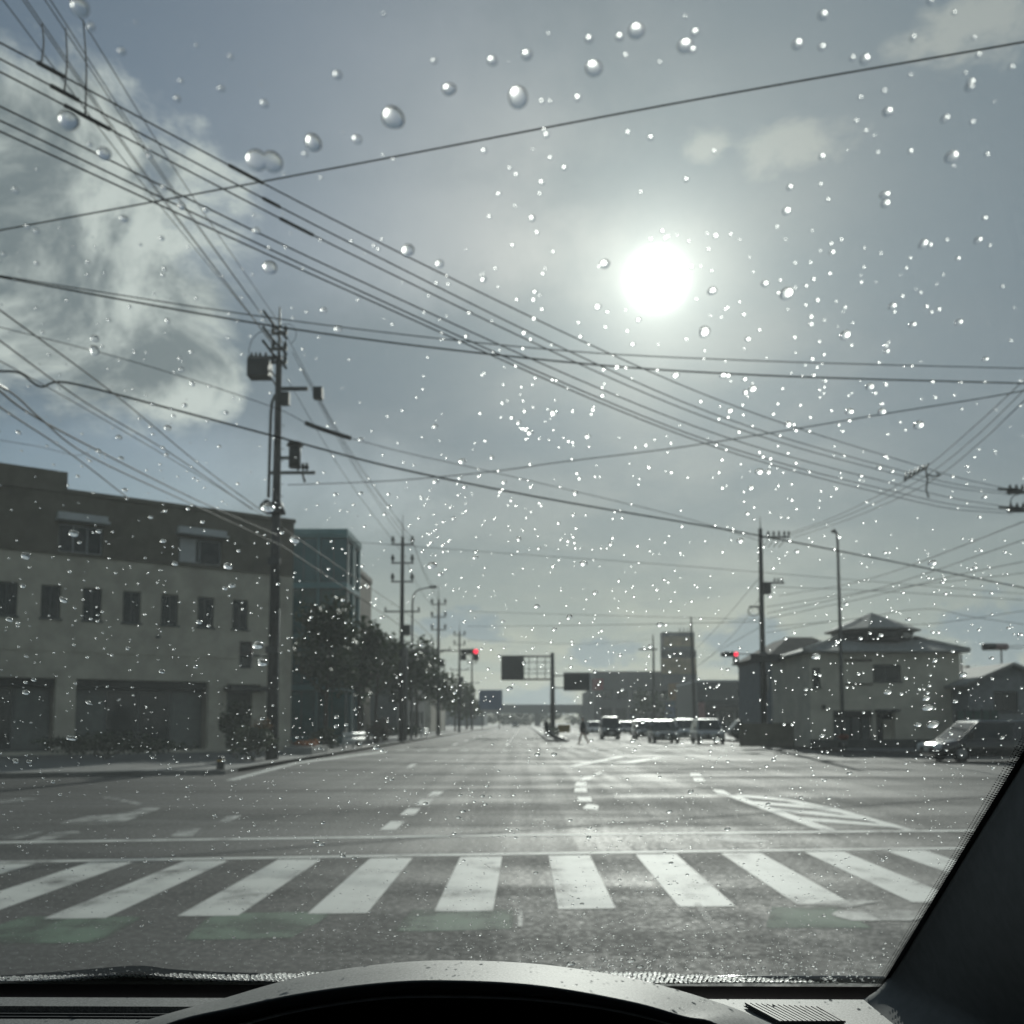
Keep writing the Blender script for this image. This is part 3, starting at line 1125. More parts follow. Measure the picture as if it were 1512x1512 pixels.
# low dark hedge strip and planter before the shops
M_LEAF1 = leaf_mat('leaf_dark', (.016, .028, .014), (.042, .062, .028))
M_LEAF2 = leaf_mat('leaf_mid', (.026, .040, .018), (.062, .078, .036))
M_LEAFO = leaf_mat('leaf_orange', (.22, .085, .03), (.13, .10, .035))
M_BARK = mat('bark', (.055, .045, .036), .9, var=.3, scale=6, bump=.5)


def foliage(b, c, rad, n, size_, rnd_, squash=1.0, lump=6):
    """leaf-sized faces spread through lumpy clumps"""
    cl = []
    for i in range(lump):
        d = Vector((rnd_.gauss(0, 1), rnd_.gauss(0, 1), rnd_.gauss(0, .8))).normalized() * rnd_.uniform(.25, .78)
        cl.append((Vector((d.x * rad[0], d.y * rad[1], d.z * rad[2])), rnd_.uniform(.32, .58)))
    for i in range(n):
        o, k = rnd_.choice(cl)
        d = Vector((rnd_.gauss(0, 1), rnd_.gauss(0, 1), rnd_.gauss(0, 1))).normalized() * (rnd_.random() ** .45) * k
        p = Vector(c) + o + Vector((d.x * rad[0], d.y * rad[1], d.z * rad[2] * squash))
        a = Vector((rnd_.gauss(0, 1), rnd_.gauss(0, 1), rnd_.gauss(0, 1))).normalized()
        e = a.cross(Vector((rnd_.gauss(0, 1), rnd_.gauss(0, 1), rnd_.gauss(0, 1)))).normalized()
        q = size_ * rnd_.uniform(.6, 1.4)
        b.poly([p - a * q, p - e * q * .5, p + a * q, p + e * q * .5])


def tree(x, y, h, rx, rz, label, seed, m=None, n=2600, leaf=.16, trunk_r=.13, group='street trees along the left pavement', bare=.38):
    rn = random.Random(seed)
    t = empty('street_tree', (x, y, .1))
    tag(t, label, 'tree', group)
    tb = MB()
    zc_ = h - rz
    tp = [(0, 0, 0), (rn.uniform(-.05, .05), rn.uniform(-.05, .05), zc_ * .4), (rn.uniform(-.12, .12), .0, zc_ * .8), (rn.uniform(-.2, .2), 0, zc_ + rz * .5)]
    tb.tube(tp, [trunk_r, trunk_r * .82, trunk_r * .6, trunk_r * .2], 8)
    for k in range(7):
        a = rn.uniform(0, 6.28)
        z0 = zc_ * rn.uniform(.45, .95)
        e = Vector((math.cos(a) * rx * .75, math.sin(a) * rx * .75, zc_ + rz * rn.uniform(-.5, .6)))
        tb.tube([(0, 0, z0), tuple(Vector((e.x * .45, e.y * .45, z0 * .5 + e.z * .5 - .1))), tuple(e)], [trunk_r * .45, trunk_r * .3, trunk_r * .08], 6)
    tb.build('trunk', M_BARK, t)
    cb = MB()
    foliage(cb, (0, 0, zc_), (rx, rx, rz), int(n * .72), leaf, rn, lump=17)
    cb.build('crown', m or M_LEAF1, t)
    return t


def bush(x, y, rx, ry, h, label, seed, m=None, n=900, leaf=.09, z=.12, flowers=None):
    rn = random.Random(seed)
    t = empty('shrub', (x, y, z))
    tag(t, label, 'shrub')
    sb = MB()
    for k in range(6):
        a = rn.uniform(0, 6.28)
        sb.tube([(0, 0, 0), (math.cos(a) * rx * .5, math.sin(a) * ry * .5, h * .7)], [.02, .008], 5)
    sb.build('stem', M_BARK, t)
    cb = MB()
    foliage(cb, (0, 0, h * .52), (rx, ry, h * .5), n, leaf, rn, lump=9)
    cb.build('foliage', m or M_LEAF1, t)
    if flowers:
        fb = MB()
        foliage(fb, (0, 0, h * .85), (rx * .8, ry * .8, h * .22), 160, leaf * .8, rn, lump=5)
        fb.build('flowers', flowers, t)
    return t


tree(-9.3, 47.5, 7.4, 2.1, 2.4, 'dark leafy street tree right behind the tall transformer pole', 11, n=3200)
tree(-8.9, 54.5, 7.0, 1.7, 2.2, 'dark street tree in front of the brown block', 12, n=2600)
tree(-9.2, 63.0, 7.4, 1.8, 2.3, 'street tree between the glass block and the second utility pole', 13, M_LEAF2, 2600)
tree(-9.0, 74.0, 8.4, 2.6, 3.0, 'broad round-topped street tree behind the second utility pole', 14, n=3200, leaf=.19)
tree(-9.0, 84.0, 8.2, 2.4, 2.9, 'dense street tree beside the curved lamp post', 15, n=2600, leaf=.2)
tree(-9.4, 112., 7.6, 2.5, 2.8, 'street tree behind the third utility pole', 16, M_LEAF2, 1800, .24)
tree(-9.6, 140., 8.0, 2.8, 3.0, 'far street tree past the fourth utility pole', 17, M_LEAF2, 1500, .28)
tree(-9.8, 170., 7.0, 2.6, 2.8, 'farther street tree beside the blue hoarding', 18, M_LEAF1, 1300, .3)
tree(-11.5, 205., 7.5, 3.2, 3.0, 'small far tree below the blue hoarding', 19, M_LEAF1, 1200, .36)
tree(23.0, 190., 8.0, 4.0, 3.4, 'bushy far tree at the roadside below the right-hand sign panel', 20, M_LEAF1, 1500, .34, group='trees by the far right pavement')
bush(-9.05, 33.9, 1.0, .9, 1.35, 'rounded dark shrub with orange tips by the foot of the transformer pole', 31, M_LEAF2, 1500, .07, flowers=M_LEAFO)
bush(-10.9, 38.0, .55, .5, 2.3, 'tall thin shrub beside the building door', 32, n=900, leaf=.08)
bush(-9.0, 46.0, .8, .7, 1.2, 'dark shrub at the near end of the white guardrail', 33, n=900)
bush(-8.8, 61.0, .9, .8, 1.5, 'reddish brown shrub at the far end of the white guardrail', 34, mat_ if False else leaf_mat('leaf_red', (.06, .03, .022), (.05, .05, .028)), 900)
bush(-8.9, 79.0, 1.2, 1.0, 1.4, 'low roadside shrub under the round-topped tree', 35, n=900, leaf=.12)
bush(-14.6, 35.3, 3.0, .6, .9, 'long low dark hedge along the beige shopfront', 36, n=2600, leaf=.08)
bush(-19.8, 31.5, 3.0, .6, 1.0, 'long low hedge before the left shop opening', 37, n=2200, leaf=.08)

# flower bed with orange blooms and a low planter
pl = empty('planter', (-8.9, 41.5, .12))
tag(pl, 'low kerb-side planter bed of orange flowers past the round shrub', 'planter')
MB().box(-.55, .55, -1.6, 1.6, 0, .30).build('planter_box', M_KERB, pl)
rn = random.Random(5)
fb = MB(); foliage(fb, (0, 0, .42), (.5, 1.5, .16), 700, .06, rn, lump=12); fb.build('flowers', leaf_mat('orange_bloom', (.34, .12, .03), (.20, .07, .02)), pl)

# white guardrail
gr = empty('guardrail', (-8.35, 50.0, .12))
tag(gr, 'white two-beam guardrail along the left kerb', 'guardrail')
M_WPAINT = mat('white_enamel', (.62, .63, .61), .4, var=.08)
for z in (.42, .68):
    MB().tube([(0, -2.8, z), (0, 2.8, z)], .085, 10).build('rail', M_WPAINT, gr)
for y in (-2.6, 0, 2.6):
    MB().tube([(-.09, y, 0), (-.09, y, .8)], .05, 8).build('post', M_WPAINT, gr)
gr2 = empty('guardrail', (-8.3, 84.5, .12))
tag(gr2, 'short white guardrail beyond the round-topped tree', 'guardrail')
for z in (.42, .68):
    MB().tube([(0, -2.2, z), (0, 2.2, z)], .085, 10).build('rail', M_WPAINT, gr2)
for y in (-2.0, 2.0):
    MB().tube([(-.09, y, 0), (-.09, y, .8)], .05, 8).build('post', M_WPAINT, gr2)
# kerb-nose bollard
bo = empty('bollard', (-8.25, 27.6, .12))
tag(bo, 'short black bollard on the kerb nose at the left corner', 'bollard')
MB().tube([(0, 0, 0), (0, 0, .30), (0, 0, .36)], [.11, .10, .05], 12).build('post', M_BLACK, bo)
MB().tube([(0, 0, .22), (0, 0, .26)], .104, 12).build('reflector_band', mat('reflector', (.5, .3, .05), .3), bo)

# ------------------------------------------------------------------ other left buildings
M_TEAL = mat('teal_curtain_wall', (.085, .185, .20), .35, var=.25, scale=.4)
M_MULL = mat('mullion', (.06, .065, .068), .5, var=.1)


def block(name, label, x0, x1, y0, y1, h, wall, faces, cat='building', roofm=None, par=.35):
    """box building; faces: list of (side, windows list of (a0,a1,z0,z1,panes,frame))"""
    t = empty(name, ((x0 + x1) / 2, (y0 + y1) / 2, 0))
    tag(t, label, cat)
    t.location = (0, 0, 0)
    sides = {'S': Wall((x0, y0), (1, 0), (0, -1)), 'E': Wall((x1, y0), (0, 1), (1, 0)), 'W': Wall((x0, y0), (0, 1), (-1, 0))}
    lens = {'S': x1 - x0, 'E': y1 - y0, 'W': y1 - y0}
    MB().box(x0 + .32, x1 - .32, y0 + .32, y1, .1, h).build('core', M_DOORD, t)
    for sd in 'SEW':
        w = sides[sd]
        wins = faces.get(sd, [])
        i0, i1 = (0, lens[sd]) if sd == 'S' else (.301, lens[sd])
        wall_with_holes(w, i0, i1, .1, h, [q[:4] for q in wins], .30, 'wall', wall, t)
        for q in wins:
            w.window(q[0], q[1], q[2], q[3], t, q[5] if len(q) > 5 else M_MULL, q[4] if len(q) > 4 else 2, sill=False)
    MB().box(x0 - .06, x1 + .06, y0 - .06, y1 + .06, h + .002, h + par).build('roof', roofm or wall, t)
    return t, sides


wins = []
for j in range(4):
    for i in range(3):
        wins.append((.25 + i * 1.75, 1.85 + i * 1.75, .6 + j * 2.95, 3.2 + j * 2.95, 2, M_MULL))
winE = [(.6 + i * 2.2, 2.4 + i * 2.2, .6 + j * 2.95, 3.2 + j * 2.95, 2, M_MULL) for j in range(4) for i in range(2)]
M_TPANE = mat('teal_pane', (.030, .085, .092), .12, var=.3, scale=.6)
GLASS_KEEP = M_GLASSD
M_GLASSD = M_TPANE
block('glass_office_block', 'dark teal glass-fronted block behind the transformer pole', -15.6, -10.3, 58, 63, 12.2, M_TEAL, {'S': wins, 'E': winE})
M_GLASSD = GLASS_KEEP
block('brown_block', 'narrow brown block beside the teal glass building', -22, -11.04, 64, 72.5, 11.3, M_BROWN,
      {'E': [(1 + i * 3, 2.6 + i * 3, 1 + j * 3, 2.6 + j * 3, 2) for j in range(3) for i in range(2)], 'S': [(8.2, 9.4, 1 + j * 3, 2.6 + j * 3, 2) for j in range(3)]})
block('far_shop', 'low grey shop behind the far left street trees', -26, -12.0, 96, 122, 6.5, M_SHOP, {'E': [(1 + i * 4, 4 + i * 4, .5, 2.6, 3) for i in range(6)]})
block('far_house', 'small pale building past the far left trees', -27, -12.5, 135, 160, 6.0, M_BEIGE, {'S': [(9, 11, 1, 2.6, 2)], 'E': [(2 + i * 4, 4 + i * 4, 3.5, 4.8, 2) for i in range(5)]})
hb = empty('blue_hoarding', tuple(gnd(731, 1077)))
tag(hb, 'blue roadside hoarding on posts beyond the left trees', 'hoarding')
hb.location = (-6.4, 190, 0)
MB().box(-2.2, 2.2, -.1, .1, 3.7, 7.4).build('panel', mat('blue_panel', (.035, .075, .16), .5), hb)
for x in (-1.6, 1.6):
    MB().tube([(x, .2, 0), (x, .2, 7)], .09, 8).build('post', M_STEEL, hb)

# viaduct closing the road
vb = empty('viaduct', (0, 330, 0))
tag(vb, 'long dark viaduct crossing the far end of the road', 'bridge')
M_VIA = mat('viaduct_concrete', (.15, .17, .18), .8)
MB().box(-160, 190, -4, 4, 4.2, 6.1).build('deck', M_VIA, vb)
MB().box(-160, 190, -4.2, -4.05, 6.1, 7.0).build('railing', M_VIA, vb)
for x in range(-150, 190, 22):
    MB().box(x - .9, x + .9, -1.5, 1.5, 0, 4.2).build('pier', M_VIA, vb)
block('far_warehouse', 'wide dark warehouse behind the viaduct', -75, -14, 352, 380, 8.5, M_VIA, {'S': [(4 + i * 7, 8 + i * 7, 5.2, 6.8, 3) for i in range(8)]})

# ------------------------------------------------------------------ utility poles


def pole_base(loc, h, label, r0=.19, r1=.11, group='concrete utility poles'):
    t = empty('utility_pole', loc)
    tag(t, label, 'utility pole', group)
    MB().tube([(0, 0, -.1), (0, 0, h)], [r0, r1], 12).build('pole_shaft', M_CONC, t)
    return t


def insulator(t, x, y, z, s=1.0):
    MB().tube([(x, y, z), (x, y, z + .08 * s), (x, y, z + .10 * s), (x, y, z + .20 * s), (x, y, z + .22 * s), (x, y, z + .30 * s)],
              [.03 * s, .03 * s, .075 * s, .075 * s, .05 * s, .05 * s], 8).build('insulator', M_DARKST, t)


def crossarm(t, x0, x1, y, z, ins=(), s=1.0):
    MB().box(x0, x1, y - .05, y + .05, z - .05, z + .05).build('crossarm', M_STEEL, t)
    for x in ins:
        insulator(t, x, y, z + .04, s)


P1 = (-8.7, 35.0, .12)
p1 = pole_base(P1, 14.2, 'tall utility pole with transformer, switch boxes and hanging street lamp', .23, .105)


def loc1(px, py, Y=35.0):
    v = at(px, py, Y)
    return Vector((v.x - P1[0], v.y - P1[1], v.z - P1[2]))


MB().tube([(0, 0, 14.2), (0, 0, 16.0)], [.06, .03], 6).build('lightning_rod', M_STEEL, p1)
# pole-top platform and switchgear left
z_ = loc1(400, 545).z
MB().box(-1.05, -.3, -.3, .3, z_ - .32, z_ + .28).build('switch_box', M_DARKST, p1)
MB().box(-1.1, .1, -.06, .06, z_ + .36, z_ + .46).build('crossarm', M_STEEL, p1)
MB().tube([(-.3, 0, z_ - .25), (0, 0, z_ - .75)], .035, 6).build('brace', M_STEEL, p1)
MB().tube([(-.4, 0, z_ + .1), (.05, 0, z_ - .5)], .03, 6).build('brace', M_STEEL, p1)
for x in (-1.0, -.85, -.7, -.5):
    insulator(p1, x, .12, z_ + .44, .7)
for px, py in ((421, 492), (421, 515), (420, 535)):
    v = loc1(px, py)
    MB().box(-.28, .28, -.05, .05, v.z - .05, v.z + .05).build('crossarm', M_DARKST, p1)
    for dx in (-.22, .22):
        insulator(p1, dx, 0, v.z, .9)
    MB().tube([(.05, .1, v.z + .1), (.35, -.4, v.z - .35)], .05, 6).build('strain_insulator', M_DARKST, p1)
    MB().tube([(-.05, -.1, v.z + .1), (-.35, -.9, v.z + .45)], .05, 6).build('strain_insulator', M_DARKST, p1)
v = loc1(440, 574)
MB().box(0, 1.05, -.05, .05, v.z - .06, v.z + .06).build('crossarm', M_DARKST, p1)
v = loc1(470, 581)
MB().box(v.x - .16, v.x + .16, -.16, .16, v.z - .2, v.z + .2).build('cable_box', M_DARKST, p1)
v = loc1(428, 590)
MB().box(.12, .40, -.12, .12, v.z - .2, v.z + .25).build('cable_box', M_DARKST, p1)
# looping jumpers
lp = []
for k in range(25):
    a = R(-20 + 220 * k / 24)
    lp.append((-.42 + .62 * math.cos(a), -.1, loc1(400, 520).z + .75 * math.sin(a)))
MB().tube(lp, .012, 6).build('jumper_loop', M_WIRE, p1)
lp = []
for k in range(25):
    a = R(-60 + 220 * k / 24)
    lp.append((.28 + .34 * math.cos(a), -.1, loc1(400, 495).z + .38 * math.sin(a)))
MB().tube(lp, .010, 6).build('jumper_loop', M_WIRE, p1)
# transformer can on the right with lower arm
v = loc1(434, 674)
MB().tube([(.62, 0, v.z - .40), (.62, 0, v.z + .32), (.62, 0, v.z + .40)], [.21, .21, .13], 14).build('transformer', M_DARKST, p1)
MB().tube([(.62, 0, v.z + .38), (.62, 0, v.z + .5)], [.30, .24], 10).build('transformer_lid', M_DARKST, p1)
MB().box(.1, .5, -.04, .04, v.z - .1, v.z).build('bracket', M_STEEL, p1)
v = loc1(440, 698)
crossarm(p1, -.25, 1.35, 0, v.z, (.75, .92, 1.05))
MB().tube([(.9, 0, v.z - .02), (1.0, -.05, v.z - .35)], .04, 6).build('fuse', M_DARKST, p1)
for k in range(14):
    MB().tube([(.14, -.12, 6.2 + k * .42), (.28, -.16, 6.2 + k * .42)], .012, 5).build('step_bolt', M_STEEL, p1)
# hanging street lamp: curved tube down the left side, glass bowl
arm = [loc1(413, 582), loc1(406, 585), loc1(402, 596), loc1(400.5, 612), loc1(399, 660), loc1(397, 735)]
for a in arm: a.y = -.05
MB().tube([tuple(a) for a in arm], .055, 8).build('lamp_arm', M_STEEL, p1)
v = loc1(394.5, 750)
MB().tube([(v.x, -.05, v.z + .28), (v.x, -.05, v.z + .12), (v.x, -.05, v.z)], [.08, .22, .26], 14).build('lamp_cap', M_DARKST, p1)
MB().tube([(v.x, -.05, v.z - .003), (v.x, -.05, v.z - .10), (v.x, -.05, v.z - .17)], [.245, .2, .06], 14).build('lamp_bowl', mat('opal_glass', (.75, .77, .76), .2, var=0), p1)
v = loc1(412, 752)
MB().tube([(.0, 0, v.z + .25), (.0, 0, v.z - .15)], [.20, .34], 12).build('cable_collar', M_DARKST, p1)
for a, c in ((830, 30), (960, 25)):
    v = loc1(404, a)
    MB().box(-.22, .22, -.27, -.15, v.z - .12, v.z + .12).build('cable_band', M_DARKST, p1)
# conduit
MB().tube([(.20, -.12, .2), (.19, -.12, 5.2)], .035, 6).build('conduit', M_STEEL, p1)


def small_pole(x, y, h, label, arms=3, lamp=False):
    t = pole_base((x, y, .12), h, label)
    MB().tube([(0, 0, h), (0, 0, h + 1.5)], [.04, .015], 6).build('lightning_rod', M_STEEL, t)
    for k in range(arms):
        z = h - .5 - k * 1.25
        crossarm(t, -.75, .75, 0, z, (-.65, .65), 1.7)
    crossarm(t, -1.2, 1.2, 0, h - 5.0, (-1.1, 1.1), .9)
    MB().box(.12, .55, -.2, .2, h - 6.6, h - 5.9).build('cable_box', M_DARKST, t)
    return t


small_pole(-8.15, 67, 13.6, 'second utility pole along the left pavement, triple crossarms against the sky')
small_pole(-8.45, 99, 13.3, 'third utility pole along the left pavement, beyond the curved lamp post', 3)
small_pole(-8.45, 131, 13.0, 'fourth utility pole along the left pavement behind the left red signal', 2)
small_pole(-8.6, 165, 12.6, 'fifth and farthest thin utility pole by the left pavement', 2)
# curved street lamp
st = empty('street_lamp', (-8.3, 74.5, .12))
tag(st, 'grey curved-arm street lamp beside the second utility pole', 'street lamp')
MB().tube([(0, 0, 0), (0, 0, 10.0), (.06, 0, 10.6), (.3, 0, 10.95), (.7, 0, 11.1), (1.35, 0, 11.22)], [.09, .07, .06, .055, .05, .05], 8).build('lamp_post', M_STEEL, st)
MB().tube([(1.2, 0, 11.22), (1.35, 0, 11.24), (1.7, 0, 11.26), (1.85, 0, 11.24)], [.05, .11, .11, .04], 8).build('lamp_head', M_STEEL, st)

# right-hand pole
PR = at(1128, 1066, 57.0)
pr = pole_base((PR.x, 57.0, .12), 12.2, 'right-hand utility pole with five-insulator arm and side transformer')
MB().tube([(0, 0, 12.2), (0, 0, 12.9)], [.03, .015], 6).build('lightning_rod', M_STEEL, pr)
zA = at(1128, 793, 57).z - .12
crossarm(pr, -.1, 1.65, 0, zA, (.45, .75, 1.05, 1.35, 1.6), 1.0)
for x in (.5, .8, 1.1, 1.4):
    MB().tube([(x, 0, zA), (x - .2, -.2, zA - .35), (x - .42, -.1, zA - .6)], .02, 5).build('jumper_loop', M_WIRE, pr)
zB = at(1128, 868, 57).z - .12
MB().box(.12, .5, -.22, .22, zB - .35, zB + .3).build('transformer', M_DARKST, pr)
crossarm(pr, 0, 1.3, 0, zB + .28, (.75, .95, 1.15), .8)
zC = at(1128, 900, 57).z - .12
MB().tube([(-.45 + .32 * math.cos(R(a)), 0, zC - .1 + .26 * math.sin(R(a))) for a in range(0, 360, 24)] + [(-.13, 0, zC - .1)], .03, 6).build('cable_coil', M_WIRE, pr)
MB().box(-.7, 0, -.05, .05, zC + .12, zC + .2).build('crossarm', M_DARKST, pr)
MB().tube([(0, 0, .1), (0, 0, .5)], [.34, .24], 12).build('pole_footing', M_DARKST, pr)
# street-name board on the pole
zS = at(1128, 972, 57).z - .12
MB().box(-.75, .95, -.34, -.28, zS - .24, zS + .24).build('back_of_sign', M_DARKST, pr)
MB().box(-.05, .05, -.28, -.1, zS - .06, zS + .06).build('bracket', M_STEEL, pr)

# tall straight lamp post on the right
rl = empty('street_lamp', tuple(at(1244, 1066, 50.5).xy) + (.12,))
tag(rl, 'tall slim lamp post with small hooked head before the hip-roofed house', 'street lamp')
hL = at(1240, 785, 50.5).z - .12
MB().tube([(0, 0, 0), (0, 0, hL * .5), (-.02, 0, hL - .5), (-.05, -.03, hL - .12), (-.16, -.05, hL)], [.10, .085, .06, .055, .05], 10).build('lamp_post', M_STEEL, rl)
MB().tube([(-.08, -.05, hL - .02), (-.2, -.05, hL + .03), (-.34, -.05, hL - .01)], [.04, .12, .05], 8).build('lamp_head', M_DARKST, rl)

# pole at the right edge carrying the six cables
Pe = at(1522, 740, 32.7)
pe = pole_base((Pe.x, 32.7, 0), 10.2, 'utility pole at the cross street holding the six-cable span')
for py in (727, 754):
    z = at(1510, py, 32.7).z
    crossarm(pe, -.75, .5, 0, z, (-.65, -.45, -.25), .7)
    for dx in (-.7, -.5, -.3):
        MB().tube([(dx, -.02, z + .08), (dx - .45, -.25, z + .06)], .035, 6).build('strain_insulator', M_DARKST, pe)
lpz = at(1510, 742, 32.7).z
MB().tube([(-.35 + .3 * math.cos(R(a)), 0, lpz + .28 * math.sin(R(a))) for a in range(90, 271, 15)], .018, 5).build('jumper_loop', M_WIRE, pe)

# far thin poles on the right
for px, ptop, pbase, Y, lab in ((966, 938, 1060, 150, 'thin far pole in front of the low signboard building'), (1023, 912, 1075, 118, 'leaning thin pole beside the banded sign tower')):
    p = at(px, 1066, Y)
    h = at(px, ptop, Y).z
    t = empty('slim_pole', (p.x, Y, .1))
    tag(t, lab, 'pole')
    MB().tube([(.3 if px > 1000 else 0, 0, 0), (0, 0, h * .8), (-.05, 0, h)], [.2, .15, .08], 8).build('pole_shaft', M_DARKST, t)
    if px < 1000:
        MB().box(-2.2, .6, -.06, .06, h - 2.3, h - 2.1).build('crossarm', M_DARKST, t)

# ------------------------------------------------------------------ cables


def wire(pts, Y0, Y1, r, label, group=None, n=40, cat='cable'):
    cp = curve_pts([(q[0], q[1], 0) for q in pts], n)
    L = [0.0]
    for a, c in zip(cp, cp[1:]):
        L.append(L[-1] + (c - a).length)
    P = []
    for p, l in zip(cp, L):
        t = l / L[-1]
        P.append(at(p.x, p.y, 1 / ((1 - t) / Y0 + t / Y1)))
    o = MB().tube([tuple(p) for p in P], r, 6).build('overhead_cable', M_WIRE)
    tag(o, label, cat, group)
    return o, P


def sleeve(parent, P, a, c, r, name='cable_sleeve', m=None):
    i0, i1 = int(a * (len(P) - 1)), max(int(a * (len(P) - 1)) + 1, int(c * (len(P) - 1)))
    MB().tube([tuple(p) for p in P[i0:i1 + 1]], r, 8).build(name, m or M_BLACK, parent)


wire([(-250, 386), (0, 340), (500, 247), (1000, 152), (1512, 62), (1750, 20)], 14, 9.7, .010, 'lone thin cable rising across the road beneath the sun-lit clouds')
LB, GB = 'cable of the six-strand span crossing the road to the right-edge pole', 'six-strand cable span'
six = [[(-150, -10), (0, 63), (500, 328), (1000, 566), (1350, 686), (1495, 724)], [(-150, 15), (0, 87), (500, 350), (1000, 590), (1350, 700), (1495, 728)],
       [(-150, 36), (0, 106), (500, 366), (1000, 600), (1350, 707), (1495, 731)], [(-150, 88), (0, 157), (500, 400), (1000, 620), (1350, 722), (1495, 750)],
       [(-150, 110), (0, 178), (500, 415), (1000, 634), (1350, 733), (1495, 755)], [(-150, 127), (0, 194), (500, 423), (1000, 640), (1350, 740), (1495, 759)]]
for i, p in enumerate(six):
    lab = LB + (' with black joint sleeves' if i < 3 else ', lower plain strand')
    o, P = wire(p, 9.2, 32.7, .0095, lab, GB, 110)
    if i < 3:
        f0 = (.230, .245, .256)[i]
        sleeve(o, P, f0, f0 + .02, .024)
        f1 = (.347, .359, .373)[i]
        sleeve(o, P, f1, f1 + .016, .022)
steep = [((-3, -10), (398, 500)), ((27, -10), (402, 508)), ((32, -10), (406, 512)), ((60, -10), (412, 500)), ((68, -10), (416, 506)), ((97, -10), (421, 490))]
for i, (a, c) in enumerate(steep):
    dx, dy = c[0] - a[0], c[1] - a[1]
    pts = [(a[0] - dx * .25, a[1] - dy * .25), a, (a[0] + dx * .5 - 4, a[1] + dy * .5 + 5), c]
    wire(pts, 14.2, 34.9, .011, 'overhead cable running along the left kerb up to the transformer pole', 'kerb-side cables to the transformer pole')
for i, (a, c) in enumerate([((424, 498), (600, 786)), ((432, 520), (596, 800)), ((446, 545), (606, 792)), ((468, 586), (610, 806)), ((424, 560), (600, 824))]):
    mid_ = ((a[0] + c[0]) / 2 - 4, (a[1] + c[1]) / 2 + 8)
    wire([a, mid_, c], 35, 66.9, .012, 'overhead cable from the transformer pole to the second utility pole', 'cables between first and second utility pole')
for i, (a, c) in enumerate([((606, 790), (646, 877)), ((612, 806), (651, 892)), ((600, 830), (647, 905))]):
    wire([a, ((a[0] + c[0]) / 2 - 2, (a[1] + c[1]) / 2 + 5), c], 67.1, 98.9, .014, 'overhead cable from the second to the third utility pole', 'cables between second and third utility pole')
for a, c, lab in (((62, 34), (61, 95), 'left'), ((97, 42), (95, 137), 'middle'), ((123, 30), (126, 168), 'right')):
    pass
for a, c in (((62, 34), (61, 95)), ((97, 42), (95, 137)), ((123, 30), (126, 168))):
    wire([a, ((a[0] + c[0]) / 2 + 3, (a[1] + c[1]) / 2), c], 16.5, 11.0, .011, 'short upright jumper linking the kerb-side cables to the six-strand span', 'upright jumper cables', 12)
wire([(-120, 384), (0, 407), (420, 472), (800, 515), (1100, 532), (1512, 544), (1700, 548)], 14.5, 19.6, .009, 'upper thin strand of the cable pair stretched across under the sun')
wire([(-120, 386), (0, 409), (420, 484), (800, 531), (1100, 553), (1512, 566), (1700, 570)], 14.5, 19.6, .014, 'thicker lower strand of the cable pair stretched across under the sun')
wire([(-60, 545), (0, 548), (30, 551), (60, 571), (100, 565), (250, 603), (420, 648), (580, 690), (800, 735), (1127, 792), (1512, 868), (1620, 890)], 22, 46, .026, 'thick drooping trunk cable with a kink passing behind the transformer pole', n=70)
o, P = wire([(-60, 468), (0, 483), (200, 535), (400, 600), (465, 630), (577, 663), (740, 700), (1000, 762), (1127, 800)], 28, 50, .013, 'thin cable with a long black sleeve right of the transformer pole', n=100)
sleeve(o, P, .475, .572, .085)
lowl = [([(-60, 414), (0, 458), (160, 575), (300, 690), (395, 760)], 14, 34, .014, 'slanting service cable passing before the big cloud'),
        ([(-60, 458), (0, 503), (120, 590), (250, 668), (372, 752)], 14, 34, .014, 'slanting service cable below the big cloud'),
        ([(-60, 505), (0, 533), (120, 600), (300, 706), (400, 768)], 15, 34, .009, 'faint slanting cable over the corner building roof'),
        ([(-30, 553), (20, 582), (60, 618), (130, 672), (300, 752), (412, 804)], 9, 34, .010, 'twisted glinting service cable ending at the transformer pole'),
        ([(-60, 556), (0, 601), (100, 667), (190, 736)], 12, 22, .013, 'steep service cable dropping onto the corner building roof'),
        ([(-20, 560), (40, 608), (150, 668), (290, 738), (410, 790)], 10, 34, .012, 'service cable drooping before the brown top floor'),
        ([(410, 802), (470, 842), (545, 892), (640, 958)], 35, 98, .02, 'cable sloping down past the teal glass block'),
        ([(412, 776), (520, 850), (600, 905), (645, 948)], 35, 98, .018, 'second cable sloping down past the teal glass block'),
        ([(0, 650), (60, 660), (110, 672), (130, 668)], 18, 22, .006, 'thin looping drop wire above the corner building parapet')]
for i, (p, a, c, r, lab) in enumerate(lowl):
    o, P = wire(p, a, c, r, lab)
    if i == 3:
        sleeve(o, P, .0, .10, .030, 'cable_guard', M_PALE)
        sleeve(o, P, .10, .17, .018)
right = [([(1165, 788), (1250, 755), (1355, 698), (1430, 637), (1512, 561), (1620, 455)], 57, 23.5), ([(1168, 790), (1260, 757), (1362, 706), (1440, 645), (1512, 576), (1620, 470)], 57, 23.5),
         ([(1172, 794), (1270, 760), (1372, 712), (1445, 655), (1512, 592), (1620, 490)], 57, 23.5)]
for p, a, c in right:
    wire(p, a, c, .014, 'overhead cable running along the right kerb to the five-insulator pole', 'right kerb-side cables')
